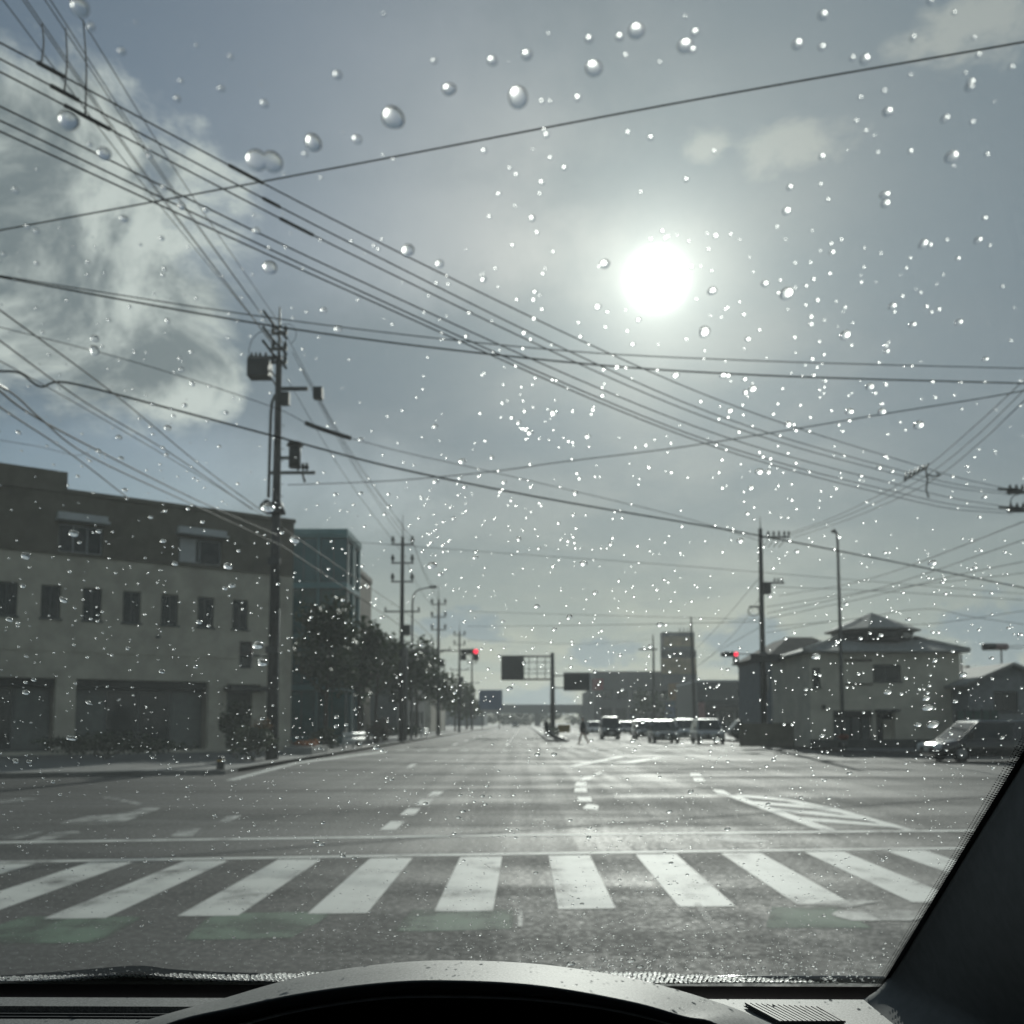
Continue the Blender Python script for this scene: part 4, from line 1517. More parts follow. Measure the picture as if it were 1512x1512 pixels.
faint = [([(520, 800), (760, 818), (1000, 835), (1512, 877)], 60, 60, 'faint cable spanning the road above the far signs'), ([(690, 903), (900, 909), (1124, 915)], 92, 60, 'far thin cable above the overhead sign frame'),
         ([(690, 925), (880, 923), (1124, 918)], 131, 60, 'far thin cable level with the sign tower top'), ([(690, 945), (860, 951), (966, 944)], 131, 150, 'farthest thin cable to the pole before the signboard building'),
         ([(1132, 906), (1300, 868), (1512, 797)], 57, 34, 'cable fanning up to the right from the right-hand pole'), ([(1132, 914), (1290, 880), (1400, 852), (1512, 829)], 57, 40, 'middle cable of the fan right of the right-hand pole'),
         ([(1132, 896), (1290, 872), (1512, 846)], 57, 44, 'flatter cable of the fan right of the right-hand pole'), ([(1132, 926), (1260, 914), (1340, 901), (1385, 900), (1430, 910), (1512, 922)], 57, 48, 'humped cable over the lantern roof'),
         ([(1132, 866), (1300, 873), (1512, 886)], 57, 50, 'level cable passing behind the slim lamp post'), ([(1132, 934), (1262, 914), (1360, 922), (1512, 902)], 57, 50, 'low cable touching the lantern roof'),
         ([(425, 716), (575, 710), (720, 697), (830, 682), (1000, 661), (1170, 634), (1300, 612), (1467, 585), (1620, 556)], 35, 22, 'faint lone cable rising right above the six-strand span'), ([(1124, 850), (1060, 925), (1000, 985)], 57, 150, 'cable falling away left of the right-hand pole'),
         ([(1124, 880), (1080, 940), (1010, 1000)], 57, 150, 'lower cable falling away left of the right-hand pole'), ([(1124, 925), (1060, 962), (1028, 985)], 57, 118, 'low cable from the right-hand pole to the leaning pole'),
         ([(1150, 880), (1300, 850), (1512, 770)], 57, 30, 'upper faint cable of the fan right of the right-hand pole')]
for p, a, c, lab in faint:
    wire(p, a, c, .014 if a < 100 else .02, lab)
# spacer cluster where the spans cross
spc = at(1365, 700, 34.6)
sp = empty('cable_spacer', tuple(spc))
tag(sp, 'black spiky insulator cluster hanging on the right kerb-side cables', 'insulator')
MB().tube([(-.75, -.1, -.28), (-.1, 0, .12), (.12, .1, .22)], .03, 6).build('spacer_bar', M_BLACK, sp)
for k in range(6):
    x = -.7 + k * .15
    MB().tube([(x, 0, -.22 + k * .08), (x + .05, 0, -.10 + k * .08), (x + .10, 0, .08 + k * .06)], [.03, .045, .02], 6).build('spacer_clip', M_BLACK, sp)
MB().tube([(.05, 0, .15), (.10, 0, -.2), (.04, 0, -.55), (.12, 0, -.82)], .028, 6).build('hanging_lead', M_WIRE, sp)
MB().tube([(.05, 0, .0), (.3, 0, -.08), (.55, 0, -.04), (.45, .1, .08)], .028, 6).build('hanging_lead', M_WIRE, sp)

# ------------------------------------------------------------------ traffic signals
M_SIG = mat('signal_housing', (.035, .038, .040), .5, var=.1)
M_REDON = mat('lit_red_lens', (.5, .01, .02), .3, var=0, emit=(1.0, .03, .07), estr=2.2)
M_LENS = mat('unlit_lens', (.03, .035, .035), .2, var=0)


def signal(t, x0, z, s=1.0, lit=2, arrows=(0, 2), y=0.0, back=False):
    W_, H_, D_ = 1.25 * s, .36 * s, .18 * s
    b = MB()
    n = 10
    ring0 = []
    for k in range(n):
        a = math.pi / 2 + math.pi * k / (n - 1)
        ring0.append((x0 + H_ / 2 + H_ / 2 * math.cos(a), z + H_ / 2 * math.sin(a)))
    for k in range(n):
        a = -math.pi / 2 + math.pi * k / (n - 1)
        ring0.append((x0 + W_ - H_ / 2 + H_ / 2 * math.cos(a), z + H_ / 2 * math.sin(a)))
    b.prism([(p[0], y - D_ / 2, p[1]) for p in ring0], (0, D_, 0))
    hs = b.build('signal_housing', M_SIG, t)
    for i in range(3):
        cx = x0 + W_ * (i + .5) / 3
        MB().tube([(cx, y - D_ / 2 - .003, z), (cx, y - D_ / 2 - .03, z)], [.15 * s, .13 * s], 14).build('lens', M_REDON if i == lit else M_LENS, hs)
        vz = MB()
        r = .165 * s
        a0 = [(cx + r * math.cos(R(a)), y - D_ / 2 - .002, z + r * math.sin(R(a))) for a in range(-10, 191, 20)]
        a1 = [(p[0], p[1] - .22 * s, p[2] - .02) for p in a0]
        vz.rings([a0, a1], closed=False)
        vz.build('visor', M_SIG, hs)
    for i in arrows:
        cx = x0 + W_ * (i + .5) / 3
        MB().box(cx - .19 * s, cx + .19 * s, y - .08, y + .08, z - H_ / 2 - .42 * s, z - H_ / 2 - .02).build('arrow_signal', M_SIG, t)
        MB().tube([(cx, y - .083, z - H_ / 2 - .22 * s), (cx, y - .10, z - H_ / 2 - .22 * s)], .14 * s, 12).build('arrow_lens', M_LENS, t)


ls = empty('traffic_signal', (-8.2, 70, .12))
tag(ls, 'traffic signal showing red on an arm out of the left street trees', 'traffic signal')
v = at(680, 962, 70)
MB().tube([(0, 0, 0), (0, 0, 6.4)], [.12, .10], 10).build('signal_post', M_STEEL, ls)
zl = v.z - .12
MB().tube([(0, 0, zl + .05), (v.x + 8.2 + .1, 0, zl + .05)], .05, 8).build('signal_arm', M_STEEL, ls)
MB().tube([(0, 0, zl - .7), (2.6, 0, zl)], .03, 6).build('signal_stay', M_STEEL, ls)
signal(ls, v.x + 8.2, zl, 1.02, 2, (0, 2))
rs = empty('traffic_signal', (PR.x - .05, 56.2, .12))
tag(rs, 'traffic signal showing red on a thin arm left of the right-hand pole', 'traffic signal')
v = at(1064, 966, 56.2)
zl = v.z - .12
MB().tube([(0, .0, zl + .02), (v.x - PR.x + .3, 0, zl + .02)], .03, 8).build('signal_arm', M_STEEL, rs)
MB().box(-.2, .12, -.06, .45, zl - .08, zl + .12).build('signal_clamp', M_STEEL, rs)
signal(rs, v.x - PR.x + .05, zl, .80, 2, (2,))
# third signal far right, seen end-on for the cross street
ts = empty('traffic_signal', (at(1484, 1066, 60).x, 60, 0))
tag(ts, 'unlit pinkish-grey traffic signal on a thin mast above the far right roofs', 'traffic signal')
v = at(1450, 955, 60)
zl = v.z
MB().tube([(0, .15, 0), (0, .15, zl)], .05, 8).build('signal_post', M_STEEL, ts)
MB().tube([(0, .15, zl + .06), (4, .15, zl + .12)], .02, 6).build('signal_arm', M_STEEL, ts)
MB().tube([(0, .15, zl - .06), (4, .15, zl - .1)], .02, 6).build('signal_arm', M_STEEL, ts)
x0 = v.x - ts.location.x
MB().tube([(x0, 0, zl), (x0 + .06, 0, zl), (x0 + .75, 0, zl)], [.10, .21, .21], 14).build('signal_housing', M_BLACK, ts)
MB().tube([(x0 + .75, 0, zl), (x0 + 1.45, 0, zl), (x0 + 1.55, 0, zl)], [.20, .20, .10], 14).build('signal_visor', mat('faded_pink_grey', (.26, .19, .19), .6), ts)
# pedestrian signal on the left pole
ps = empty('pedestrian_signal', (0, 0, 0))
tag(ps, 'dark two-lamp pedestrian signal beside the transformer pole', 'pedestrian signal')
v = at(364, 967, 34.0)
ps.location = (v.x, 34.0, 0.12)
v.z -= .12
MB().box(-.2, .2, -.13, .13, v.z + .02, v.z + .45).build('signal_head', mat('dim_red_housing', (.05, .03, .032), .5), ps)
MB().box(-.2, .2, -.13, .13, v.z - .45, v.z - .0).build('signal_head', M_SIG, ps)
for dz in (.23, -.22):
    MB().box(-.14, .14, -.145, -.131, v.z + dz - .14, v.z + dz + .14).build('lens', M_LENS, ps)
    MB().box(-.17, .17, -.30, -.131, v.z + dz + .16, v.z + dz + .18).build('visor', M_SIG, ps)
MB().tube([(.1, .1, v.z), (P1[0] - ps.location.x - .1, .9, v.z)], .035, 8).build('bracket', M_STEEL, ps)

# ------------------------------------------------------------------ overhead direction signs (backs)
Yg = 98.0
gx = at(816, 1066, Yg).x
gs = empty('overhead_sign', (gx, Yg, 0))
tag(gs, 'overhead sign gantry on the median, one solid panel and one open lattice', 'road sign')


def gl(px, py):
    v = at(px, py, Yg)
    return v.x - gx, v.z


zt = gl(816, 964)[1]
MB().tube([(0, 0, 0), (0, 0, zt)], [.26, .18], 12).build('signal_post', M_DARKST, gs).name = 'gantry_post'
xa, z1 = gl(740, 969); xb, z0 = gl(773, 1003)
for z in (z1, z0):
    MB().tube([(xa, .12, z), (0, .12, z)], .09, 8).build('gantry_arm', M_DARKST, gs)
MB().box(xa, xb, -.08, .02, z0, z1).build('sign_panel', M_DARKST, gs)
for px in (781, 793, 805):
    x = gl(px, 985)[0]
    MB().box(x - .035, x + .035, .0, .1, z0, z1).build('lattice_bar', M_STEEL, gs)
for py in (978, 988, 994):
    z = gl(790, py)[1]
    MB().box(xb, -.1, .0, .05, z - .03, z + .03).build('lattice_bar', M_STEEL, gs)
MB().box(xb + .0, xb + .06, -.02, .08, z0, z1).build('lattice_bar', M_STEEL, gs)
xc, z1 = gl(832, 994); xd, z0 = gl(871, 1020)
MB().box(xc, xd, -.08, .02, z0, z1).build('sign_panel', M_DARKST, gs)
MB().box(xd, xd + .1, -.1, .04, z0 - .05, z1 + .05).build('sign_edge', M_PALE, gs)
MB().box(xc - .05, xd + .1, -.1, .04, z1, z1 + .08).build('sign_edge', M_PALE, gs)
for z in (z1 - .25, z0 + .3):
    MB().tube([(0, 0, z), (xc, 0, z)], .06, 8).build('gantry_arm', M_DARKST, gs)

# median island with nose and curved guide post
md = MB().prism([(1.6, 74, -.04), (1.9, 72.6, -.04), (2.4, 72, -.04), (3.0, 72.6, -.04), (3.2, 74, -.04), (3.2, 300, -.04), (1.6, 300, -.04)], (0, 0, .2)).build('median', M_KERB)
tag(md, kind='structure')
gpz = empty('guide_post', (2.4, 73.2, .16))
tag(gpz, 'curved black and yellow guide bow on the median nose', 'guide post')
MB().tube([(-.9 + 1.5 * (1 - math.cos(R(a))) * .9, 0, 1.25 * (1 - math.sin(R(a)))) for a in range(0, 91, 10)], [.17] * 10, 8).build('guide_bow', M_BLACK, gpz)
MB().tube([(0, .3, 0), (0, .3, 1.0)], .05, 8).build('post', M_STEEL, gpz)
MB().box(-.0, .85, .2, .26, .5, 1.05).build('yellow_plate', mat('yellow_plate', (.22, .16, .03), .5), gpz)
mh = bush(2.4, 86, .7, 6.0, .9, 'low hedge growing along the median behind the guide bow', 41, n=1600, leaf=.11, z=.16)
mh2 = bush(2.4, 105, .7, 8.0, 1.1, 'farther hedge along the median past the sign gantry', 42, n=1600, leaf=.14, z=.16)

# ------------------------------------------------------------------ right-hand buildings
M_HWALL = mat('cream_render', (.50, .475, .40), .85, var=.14, scale=1.0)
M_HROOF = mat('grey_slate_roof', (.25, .25, .235), .8, var=.2, scale=5, bump=.3, bscale=8)
M_HDARK = mat('dark_lantern_wood', (.030, .030, .032), .6, var=.2)
hx0, hx1, hy0, hy1, he = at(1197, 1066, 52).x, at(1420, 1066, 52).x, 52.0, 60.0, 4.95
hs = empty('hip_roofed_house', ((hx0 + hx1) / 2, 56, 0))
tag(hs, 'cream two-storey house with hipped roof and dark octagonal roof lantern', 'house')
hs.location = (0, 0, 0)
hw = Wall((hx0, hy0), (1, 0), (0, -1))


def hx(px): return at(px, 1066, 52).x - hx0
def hz_(py): return at(1300, py, 52).z


opn = [(hx(1230), hx(1288), .15, hz_(1049)), (hx(1294), hx(1321), .15, hz_(1048)), (hx(1291), hx(1333), hz_(1006), hz_(981)), (hx(1201), hx(1213), hz_(1015), hz_(986))]
wall_with_holes(hw, 0, hx1 - hx0, .1, he, opn, .3, 'wall', M_HWALL, hs)
for q in opn[2:]:
    hw.window(q[0], q[1], q[2], q[3], hs, M_MULL, 2)
hw.box(opn[0][0], opn[0][1], -.5, -.31, .12, opn[0][3], 'garage_door', M_DOORD, hs)
for k in range(4):
    a = opn[0][0] + (opn[0][1] - opn[0][0]) * k / 4
    hw.box(a + .05, a + .45, -.305, -.27, .3, opn[0][3] - .35, 'door_panel', M_SHOP, hs)
hw.box(opn[0][0], opn[0][1], -.30, -.05, opn[0][3] - .3, opn[0][3], 'shutter_box', M_BLACK, hs)
hw.box(opn[1][0], opn[1][1], -.4, -.31, .12, opn[1][3], 'door_recess', M_DOORD, hs)
hw.box(opn[1][0] + .42, opn[1][1] - .03, -.308, -.25, .2, opn[1][3] - .5, 'door', M_BEIGE, hs)
hw.box(opn[1][0] - .05, opn[1][1] + .1, .003, .6, opn[1][3] - .12, opn[1][3] + .02, 'door_canopy', M_DARKST, hs)
hw.box(hx(1249), hx(1290), .004, .035, hz_(1012), hz_(1009), 'wall_trim', M_BROWN, hs)
hw.box(hx(1249), hx(1290), .004, .035, hz_(977), hz_(973), 'wall_trim', M_BROWN, hs)
hw.box(hx(1216) - .06, hx(1216) + .06, .004, .2, hz_(1047), hz_(1041), 'wall_lamp', M_BLACK, hs)
Wall((hx0, hy0 + .301), (0, 1), (-1, 0)).box(0, hy1 - hy0 - .3, -.3, 0, .1, he, 'side_wall', M_HWALL, hs)
Wall((hx1, hy0 + .301), (0, 1), (1, 0)).box(0, hy1 - hy0 - .3, -.3, 0, .1, he, 'side_wall', M_HWALL, hs)
MB().tube([(hx1 + .06, hy0 - .06, .15), (hx1 + .06, hy0 - .06, he - .1)], .045, 8).build('downpipe', M_DARKST, hs)
# roof: hipped skirt up to the lantern, flared eaves
cx_, cy_ = (hx0 + hx1) / 2 + .35, 56.0
ev = .38


def ring(x0, x1, y0, y1, z): return [(x0, y0, z), (x1, y0, z), (x1, y1, z), (x0, y1, z)]


zt2 = at(1300, 945, 55.5).z
rb = MB()
rb.rings([ring(hx0 - ev, hx1 + ev, hy0 - ev, hy1 + ev, he - .02), ring(hx0 - ev, hx1 + ev, hy0 - ev, hy1 + ev, he + .08),
          ring(cx_ - 2.0, cx_ + 2.0, cy_ - 1.9, cy_ + 1.9, zt2)], smooth=False)
rf = rb.build('roof', M_HROOF, hs)
for (ax, ay), (bx_, by_) in (((hx0 - ev, hy0 - ev), (cx_ - 2.0, cy_ - 1.9)), ((hx1 + ev, hy0 - ev), (cx_ + 2.0, cy_ - 1.9))):
    MB().tube([(ax, ay, he + .12), (bx_, by_, zt2 + .04)], .09, 8).build('ridge_cap', mat('ridge_metal', (.42, .41, .38), .3), rf)
def octo(r, z, f=1.0): return [(cx_ + r * math.cos(R(22.5 + 45 * k)), cy_ - 1.2 + r * f * math.sin(R(22.5 + 45 * k)), z) for k in range(8)]
zl0, zl1, zl2 = at(1310, 957, 52.6).z, at(1310, 929, 52.8).z, at(1310, 905, 54.8).z
MB().rings([octo(1.55, zl0), octo(2.0, zl0 + .45), octo(2.1, zl1 - .1), octo(2.1, zl1)], smooth=False).build('roof_lantern', M_HDARK, hs)
MB().rings([octo(2.45, zl1 + .002), octo(2.5, zl1 + .07), octo(.08, zl2)], smooth=False).build('lantern_roof', M_HROOF, hs)
for k in range(8):
    a0, a1 = octo(2.105, zl1 - .42)[k], octo(2.105, zl1 - .42)[(k + 1) % 8]
    p, q = Vector(a0).lerp(Vector(a1), .18), Vector(a0).lerp(Vector(a1), .82)
    nrm = ((p + q) / 2 - Vector((cx_, cy_ - 1.2, p.z))).normalized()
    MB().prism([p, q, q + Vector((0, 0, .28)), p + Vector((0, 0, .28))], nrm * .03).build('lantern_window', M_GLASSD, hs)
# orange cone-shaped tub, planting strip
lw = tag(MB().box(hx0 - .4, hx1 + 1.0, 50.3, 50.75, .12, .55).build('low_wall', mat('dark_blockwork', (.05, .052, .052), .8, bump=.3)), 'low dark block wall before the hip-roofed house', 'wall')
fb_ = empty('flower_tub', (at(1243, 1066, 49.9).x, 49.9, .12))
tag(fb_, 'small orange-red flower tub by the low block wall', 'planter')
MB().tube([(0, 0, 0), (0, 0, .35)], [.18, .24], 12).build('tub', M_DARKST, fb_)
b = MB(); foliage(b, (0, 0, .55), (.35, .3, .25), 260, .06, random.Random(8), lump=6); b.build('flowers', leaf_mat('red_bloom', (.26, .06, .03), (.16, .05, .02)), fb_)

M_WSHD = mat('blue_grey_siding', (.15, .165, .18), .8, var=.15)
# white house behind, with dark roof and balcony
wx0, wx1 = at(1147, 1066, 63).x, at(1215, 1066, 63).x + 1.5
t, sd = block('grey_house', 'blue-grey house with dark roof and little balcony behind the cream house', wx0, wx1, 63, 74, 5.4, M_WSHD,
              {'S': [(.45, 1.1, 3.3, 4.5, 1), (1.55, 2.25, 3.3, 4.6, 1), (.5, 1.7, .3, 2.1, 2)], 'W': [(2, 3.2, 3.3, 4.5, 2)]}, roofm=M_DARKST, par=.1)
sd['S'].box(.2, wx1 - wx0 - .2, .004, .7, 2.55, 2.68, 'balcony_floor', M_DARKST, t)
for k in range(14):
    sd['S'].box(.25 + k * .22, .28 + k * .22, .62, .66, 2.68, 3.35, 'balcony_bar', M_DARKST, t)
sd['S'].box(.2, wx1 - wx0 - .2, .6, .68, 3.35, 3.40, 'balcony_rail', M_DARKST, t)
MB().rings([ring(wx0 - .4, wx1 + .4, 62.6, 74.4, 5.51), ring(wx0 - .4, wx1 + .4, 62.6, 74.4, 5.6), ring(wx0 + 1.6, wx1 - 1.2, 66, 70, 6.9)], smooth=False).build('hip_roof', mat('dark_tile', (.035, .036, .036), .95, var=.2, spec=.15), t)
tag(MB().box(hx0 - 3.3, hx0 - .5, 53.4, 53.6, .12, 1.35).build('garden_wall', M_BROWN), 'brownish garden wall between the right-hand pole and the cream house', 'wall')

# far right houses
M_WSH = mat('weathered_board', (.20, .21, .215), .8, var=.15)


def gable(name, label, x0, x1, y0, y1, h, rh, wall, roofm, wins):
    t = empty(name, (0, 0, 0))
    tag(t, label, 'house')
    w = Wall((x0, y0), (1, 0), (0, -1))
    MB().box(x0 + .31, x1 - .31, y0 + .31, y1 - .31, .1, h - .01).build('core', M_DOORD, t)
    wall_with_holes(w, 0, x1 - x0, .1, h, wins, .3, 'wall', wall, t)
    for q in wins: w.window(*q, t, M_MULL, 2)
    Wall((x0, y0 + .301), (0, 1), (-1, 0)).box(0, y1 - y0 - .3, -.3, 0, .1, h, 'side_wall', wall, t)
    xm = (x0 + x1) / 2
    e = .35
    MB().prism([(x0 - e, y0 - e, h - .1), (xm, y0 - e, h + rh), (x1 + e, y0 - e, h - .1), (x1 + e, y0 - e, h + .05), (xm, y0 - e, h + rh + .16), (x0 - e, y0 - e, h + .05)], (0, y1 - y0 + 2 * e, 0)).build('roof', roofm, t)
    MB().prism([(x0, y0 + .02, h), (x1, y0 + .02, h), (xm, y0 + .02, h + rh - .05)], (0, .25, 0)).build('gable_wall', wall, t)
    return t


gable('gabled_house', 'grey gabled house at the far right behind the black car', at(1432, 1066, 50).x, at(1560, 1066, 50).x, 50, 58, 3.2, .95, M_WSH, M_HROOF, [(1.2, 2.4, 1.9, 2.9), (2.9, 3.9, 1.9, 2.8)])
gable('dark_roofed_house', 'small house with dark roof right behind the downpipe of the cream house', at(1405, 1066, 66).x, at(1452, 1066, 66).x, 66, 74, 4.0, .9, M_WSH, M_BROWN, [(.6, 1.5, 2.3, 3.3)])
gf = empty('green_fence', (0, 0, 0))
tag(gf, 'dark green panel fence between the cream house and the gabled house', 'fence')
fx0, fx1 = at(1412, 1066, 48.5).x, at(1475, 1066, 48.5).x
for k in range(5):
    a, c = fx0 + (fx1 - fx0) * k / 5, fx0 + (fx1 - fx0) * (k + 1) / 5
    MB().box(a + .03, c - .03, 48.48, 48.52, .15, 1.95).build('panel', mat('green_panel', (.03, .065, .055), .6), gf)
    MB().box(a - .03, a + .03, 48.46, 48.54, .1, 2.0).build('post', M_DARKST, gf)

# commercial strip beyond the junction on the right
M_SIGNB = mat('signboard_brown', (.24, .195, .115), .6, var=.25, scale=.8)
M_SIGNG = mat('signboard_grey', (.085, .09, .095), .6, var=.2)
bx0, bx1 = at(878, 1066, 232).x, at(1030, 1066, 232).x
t, sd = block('signboard_building', 'low wide roadside building with colourful signs and tall sign tower', bx0, bx1, 232, 262, 12.6, M_SIGNG,
              {'S': [(1.5 + i * 3.3, 4.0 + i * 3.3, 1.0, 4.6, 2) for i in range(6)] + [(2 + i * 3.3, 4.2 + i * 3.3, 6.6, 8.6, 2) for i in range(6)]})
tx0, tx1 = at(977, 1066, 231).x - bx0, at(1024, 1066, 231).x - bx0
zz = lambda py: at(1000, py, 231).z
tw = sd['S'].box(tx0, tx1, .05, 4.0, 9.5, zz(935), 'sign_tower', M_SIGNG, t)
sd['S'].box(tx0 + .2, tx1 - .2, 4.003, 4.2, zz(956), zz(942), 'sign_band', M_SIGNB, t)
sd['S'].box(tx0 - .4, tx1 + .3, 4.003, 4.4, zz(972), zz(962), 'sign_band', M_DARKST, t)
sd['S'].box(tx0 - .3, tx1 + .3, 4.003, 4.3, zz(996), zz(973), 'sign_band', M_SIGNB, t)
sd['S'].box(tx0 + 1.2, tx1 - .3, 4.003, 4.3, zz(1034), zz(1010), 'sign_band', mat('signboard_orange', (.20, .12, .05), .6, var=.3, scale=1.2), t)
sd['S'].box(tx0 + .2, tx0 + 2.5, 4.003, 4.3, zz(1060), zz(1038), 'sign_band', mat('signboard_blue', (.04, .08, .16), .6), t)
sd['S'].box(-.5, 2.0, .01, .5, zz(1019), zz(1002), 'red_sign', mat('signboard_red', (.20, .04, .045), .6), t)
for k in range(4):
    MB().tube([(bx0 + tx0 + 4.0 + k * .9, 228.5, zz(935)), (bx0 + tx0 + 4.0 + k * .9, 228.5, zz(935) + .9)], .12, 6).build('antenna', M_DARKST, t)
rx0, rx1 = at(1030, 1066, 132).x, at(1152, 1066, 132).x
t, sd = block('canopied_shop', 'long low shop with dark canopy behind the queue of cars', rx0, rx1, 132, 150, 6.6, M_SHOP,
              {'S': [(.8 + i * 2.1, 2.6 + i * 2.1, .5, 2.8, 2) for i in range(5)] + [(5.0, 8.5, 4.6, 5.6, 3)]}, roofm=M_PALE, par=.25)
sd['S'].box(0, rx1 - rx0, .01, 1.8, 3.4, 4.2, 'canopy', M_DARKST, t)
bn = empty('banner', (at(1036, 1066, 100).x, 100, .12))
tag(bn, 'upright faded pink banner behind the waiting cars', 'banner')
zb0, zb1 = at(1036, 1063, 100).z, at(1036, 1039, 100).z
MB().tube([(-.36, 0, 0), (-.36, 0, zb1 + .1)], .03, 6).build('banner_pole', M_STEEL, bn)
MB().box(-.33, .33, -.01, .01, zb0, zb1).build('banner_cloth', mat('pink_cloth', (.30, .19, .185), .8), bn)
block('far_right_block', 'far grey roadside block left of the signboard building', 18.0, 25.0, 300, 320, 10.0, M_SIGNG, {'S': [(1 + i * 2, 2.4 + i * 2, 2 + j * 3, 3.4 + j * 3, 1) for i in range(3) for j in range(2)]})

# ------------------------------------------------------------------ vehicles
M_TYRE = mat('tyre_rubber', (.012, .012, .013), .8, var=0)
M_RIM = mat('alloy_rim', (.28, .29, .30), .35, .8, var=.1)
M_HL = mat('headlight_glass', (.55, .57, .58), .1, var=0)
M_PLATE = mat('number_plate', (.6, .6, .56), .5, var=0)


def vehicle(name, label, cat, loc, rz, L, Wd, H, paint, kind='wagon', group=None):
    """built facing -Y (towards the camera) at rz = 0"""
    t = empty(name, loc, rz)
    tag(t, label, cat, group)
    hw, belt = Wd / 2, H * (.56 if kind != 'van' else .52)
    if kind == 'van':
        st = [(-L / 2, .80, .35, belt * .78), (-L / 2 + .12, .95, .24, belt * .92), (-L / 2 + .55, 1, .20, belt), (L / 2 - .15, 1, .20, belt), (L / 2, .93, .32, belt * .97)]
        g = (-L / 2 + .42, L / 2 - .03, -L / 2 + 1.15, L / 2 - .25)
    elif kind == 'suv':
        st = [(-L / 2, .78, .40, belt * .72), (-L / 2 + .14, .93, .28, belt * .86), (-L / 2 + 1.05, 1, .24, belt), (L / 2 - .2, 1, .24, belt), (L / 2, .9, .35, belt * .96)]
        g = (-L / 2 + 1.0, L / 2 - .05, -L / 2 + 1.75, L / 2 - .5)
    elif kind == 'minivan':
        st = [(-L / 2, .76, .30, belt * .62), (-L / 2 + .16, .92, .20, belt * .78), (-L / 2 + .85, 1, .17, belt * 1.02), (L / 2 - .2, 1, .17, belt), (L / 2, .9, .30, belt * .95)]
        g = (-L / 2 + .72, L / 2 - .06, -L / 2 + 1.50, L / 2 - .4)
    else:
        st = [(-L / 2, .74, .30, belt * .66), (-L / 2 + .16, .92, .20, belt * .80), (-L / 2 + 1.0, 1, .17, belt * .98), (L / 2 - .25, 1, .17, belt), (L / 2, .88, .30, belt * .95)]
        g = (-L / 2 + .95, L / 2 - .06, -L / 2 + 2.0, L / 2 - .65)
    rings_ = []
    for y, wf, zb, zt_ in st:
        rg = []
        for k in range(20):
            a = 2 * math.pi * k / 20 + math.pi / 20
            c_, s_ = math.cos(a), math.sin(a)
            x = math.copysign(abs(c_) ** .35, c_) * hw * wf
            z = (zb + zt_) / 2 + math.copysign(abs(s_) ** .42, s_) * (zt_ - zb) / 2
            rg.append((x, y, z))
        rings_.append(rg)
    body = MB().rings(rings_).build('body', paint, t)
    wr_, wb = hw * .80, hw * .96
    A = [(-wb, g[0], belt - .05), (wb, g[0], belt - .05), (wb, g[1], belt - .05), (-wb, g[1], belt - .05)]
    zr_ = H - .05
    Bq = [(-wr_, g[2], zr_), (wr_, g[2], zr_), (wr_, g[3], zr_), (-wr_, g[3], zr_)]
    Cq = [(-wr_ * .86, g[2] + .18, H), (wr_ * .86, g[2] + .18, H), (wr_ * .86, g[3] - .15, H), (-wr_ * .86, g[3] - .15, H)]
    MB().rings([A, Bq, Cq], smooth=False).build('cabin', paint, t)

    def panel(q, nm, k0=.9, k1=.84, off=.012):
        q = [Vector(p) for p in q]
        c = sum(q, Vector()) / 4
        u_ = (q[1] - q[0]); v_ = (q[3] - q[0])
        nrm = u_.cross(v_).normalized()
        if nrm.dot(c - Vector((0, 0, H * .6))) < 0: nrm = -nrm
        pts = [c + (p - c) * k0 for p in q]
        MB().prism([p + nrm * .002 for p in pts], nrm * off).build(nm, M_GLASSD, t)
    panel([A[0], A[1], Bq[1], Bq[0]], 'windshield', .90)
    panel([A[3], A[2], Bq[2], Bq[3]], 'rear_window', .82)
    for sx in (0, 1):
        a0, a1 = (A[0], A[3]) if sx == 0 else (A[1], A[2])
        b0_, b1_ = (Bq[0], Bq[3]) if sx == 0 else (Bq[1], Bq[2])
        for i in range(2):
            f0, f1 = i / 2 + .01, (i + 1) / 2 - .01
            panel([Vector(a0).lerp(Vector(a1), f0), Vector(a0).lerp(Vector(a1), f1), Vector(b0_).lerp(Vector(b1_), f1), Vector(b0_).lerp(Vector(b1_), f0)], 'side_window', .86)
    wr2 = .30 if kind != 'suv' else .35
    for sx in (-1, 1):
        for y in (-L / 2 + .82, L / 2 - .80):
            x = sx * (hw - .11)
            w = MB().tube([(x - .1, y, wr2), (x - .07, y, wr2), (x + .07, y, wr2), (x + .1, y, wr2)], [wr2 * .9, wr2, wr2, wr2 * .9], 20).build('wheel', M_TYRE, t)
            MB().tube([(x + sx * .102, y, wr2), (x + sx * .125, y, wr2)], [wr2 * .62, wr2 * .5], 14).build('rim', M_RIM, w)
        hz = st[1][3] - .13
        MB().tube([(sx * hw * .70, -L / 2 + .16, hz), (sx * hw * .70, -L / 2 - .005, hz - .01), (sx * hw * .68, -L / 2 - .02, hz - .01)], [.17, .14, .08], 12).build('headlight', M_HL, t)
        MB().box(sx * (hw + .02) - .07, sx * (hw + .02) + .07, g[0] + .38, g[0] + .5, belt + .02, belt + .20).build('mirror', paint, t)
    MB().box(-hw * .48, hw * .48, -L / 2 - .02, -L / 2 + .1, st[1][3] * .58, st[1][3] * .80).build('grille', M_BLACK, t)
    MB().box(-hw * .82, hw * .82, -L / 2 - .035, -L / 2 + .12, st[0][2] - .02, st[1][3] * .50).build('bumper', paint if kind != 'van' else M_BLACK, t)
    MB().box(-.17, .17, -L / 2 - .05, -L / 2 - .036, st[0][2] + .08, st[0][2] + .25).build('number_plate', M_PLATE, t)
    return t


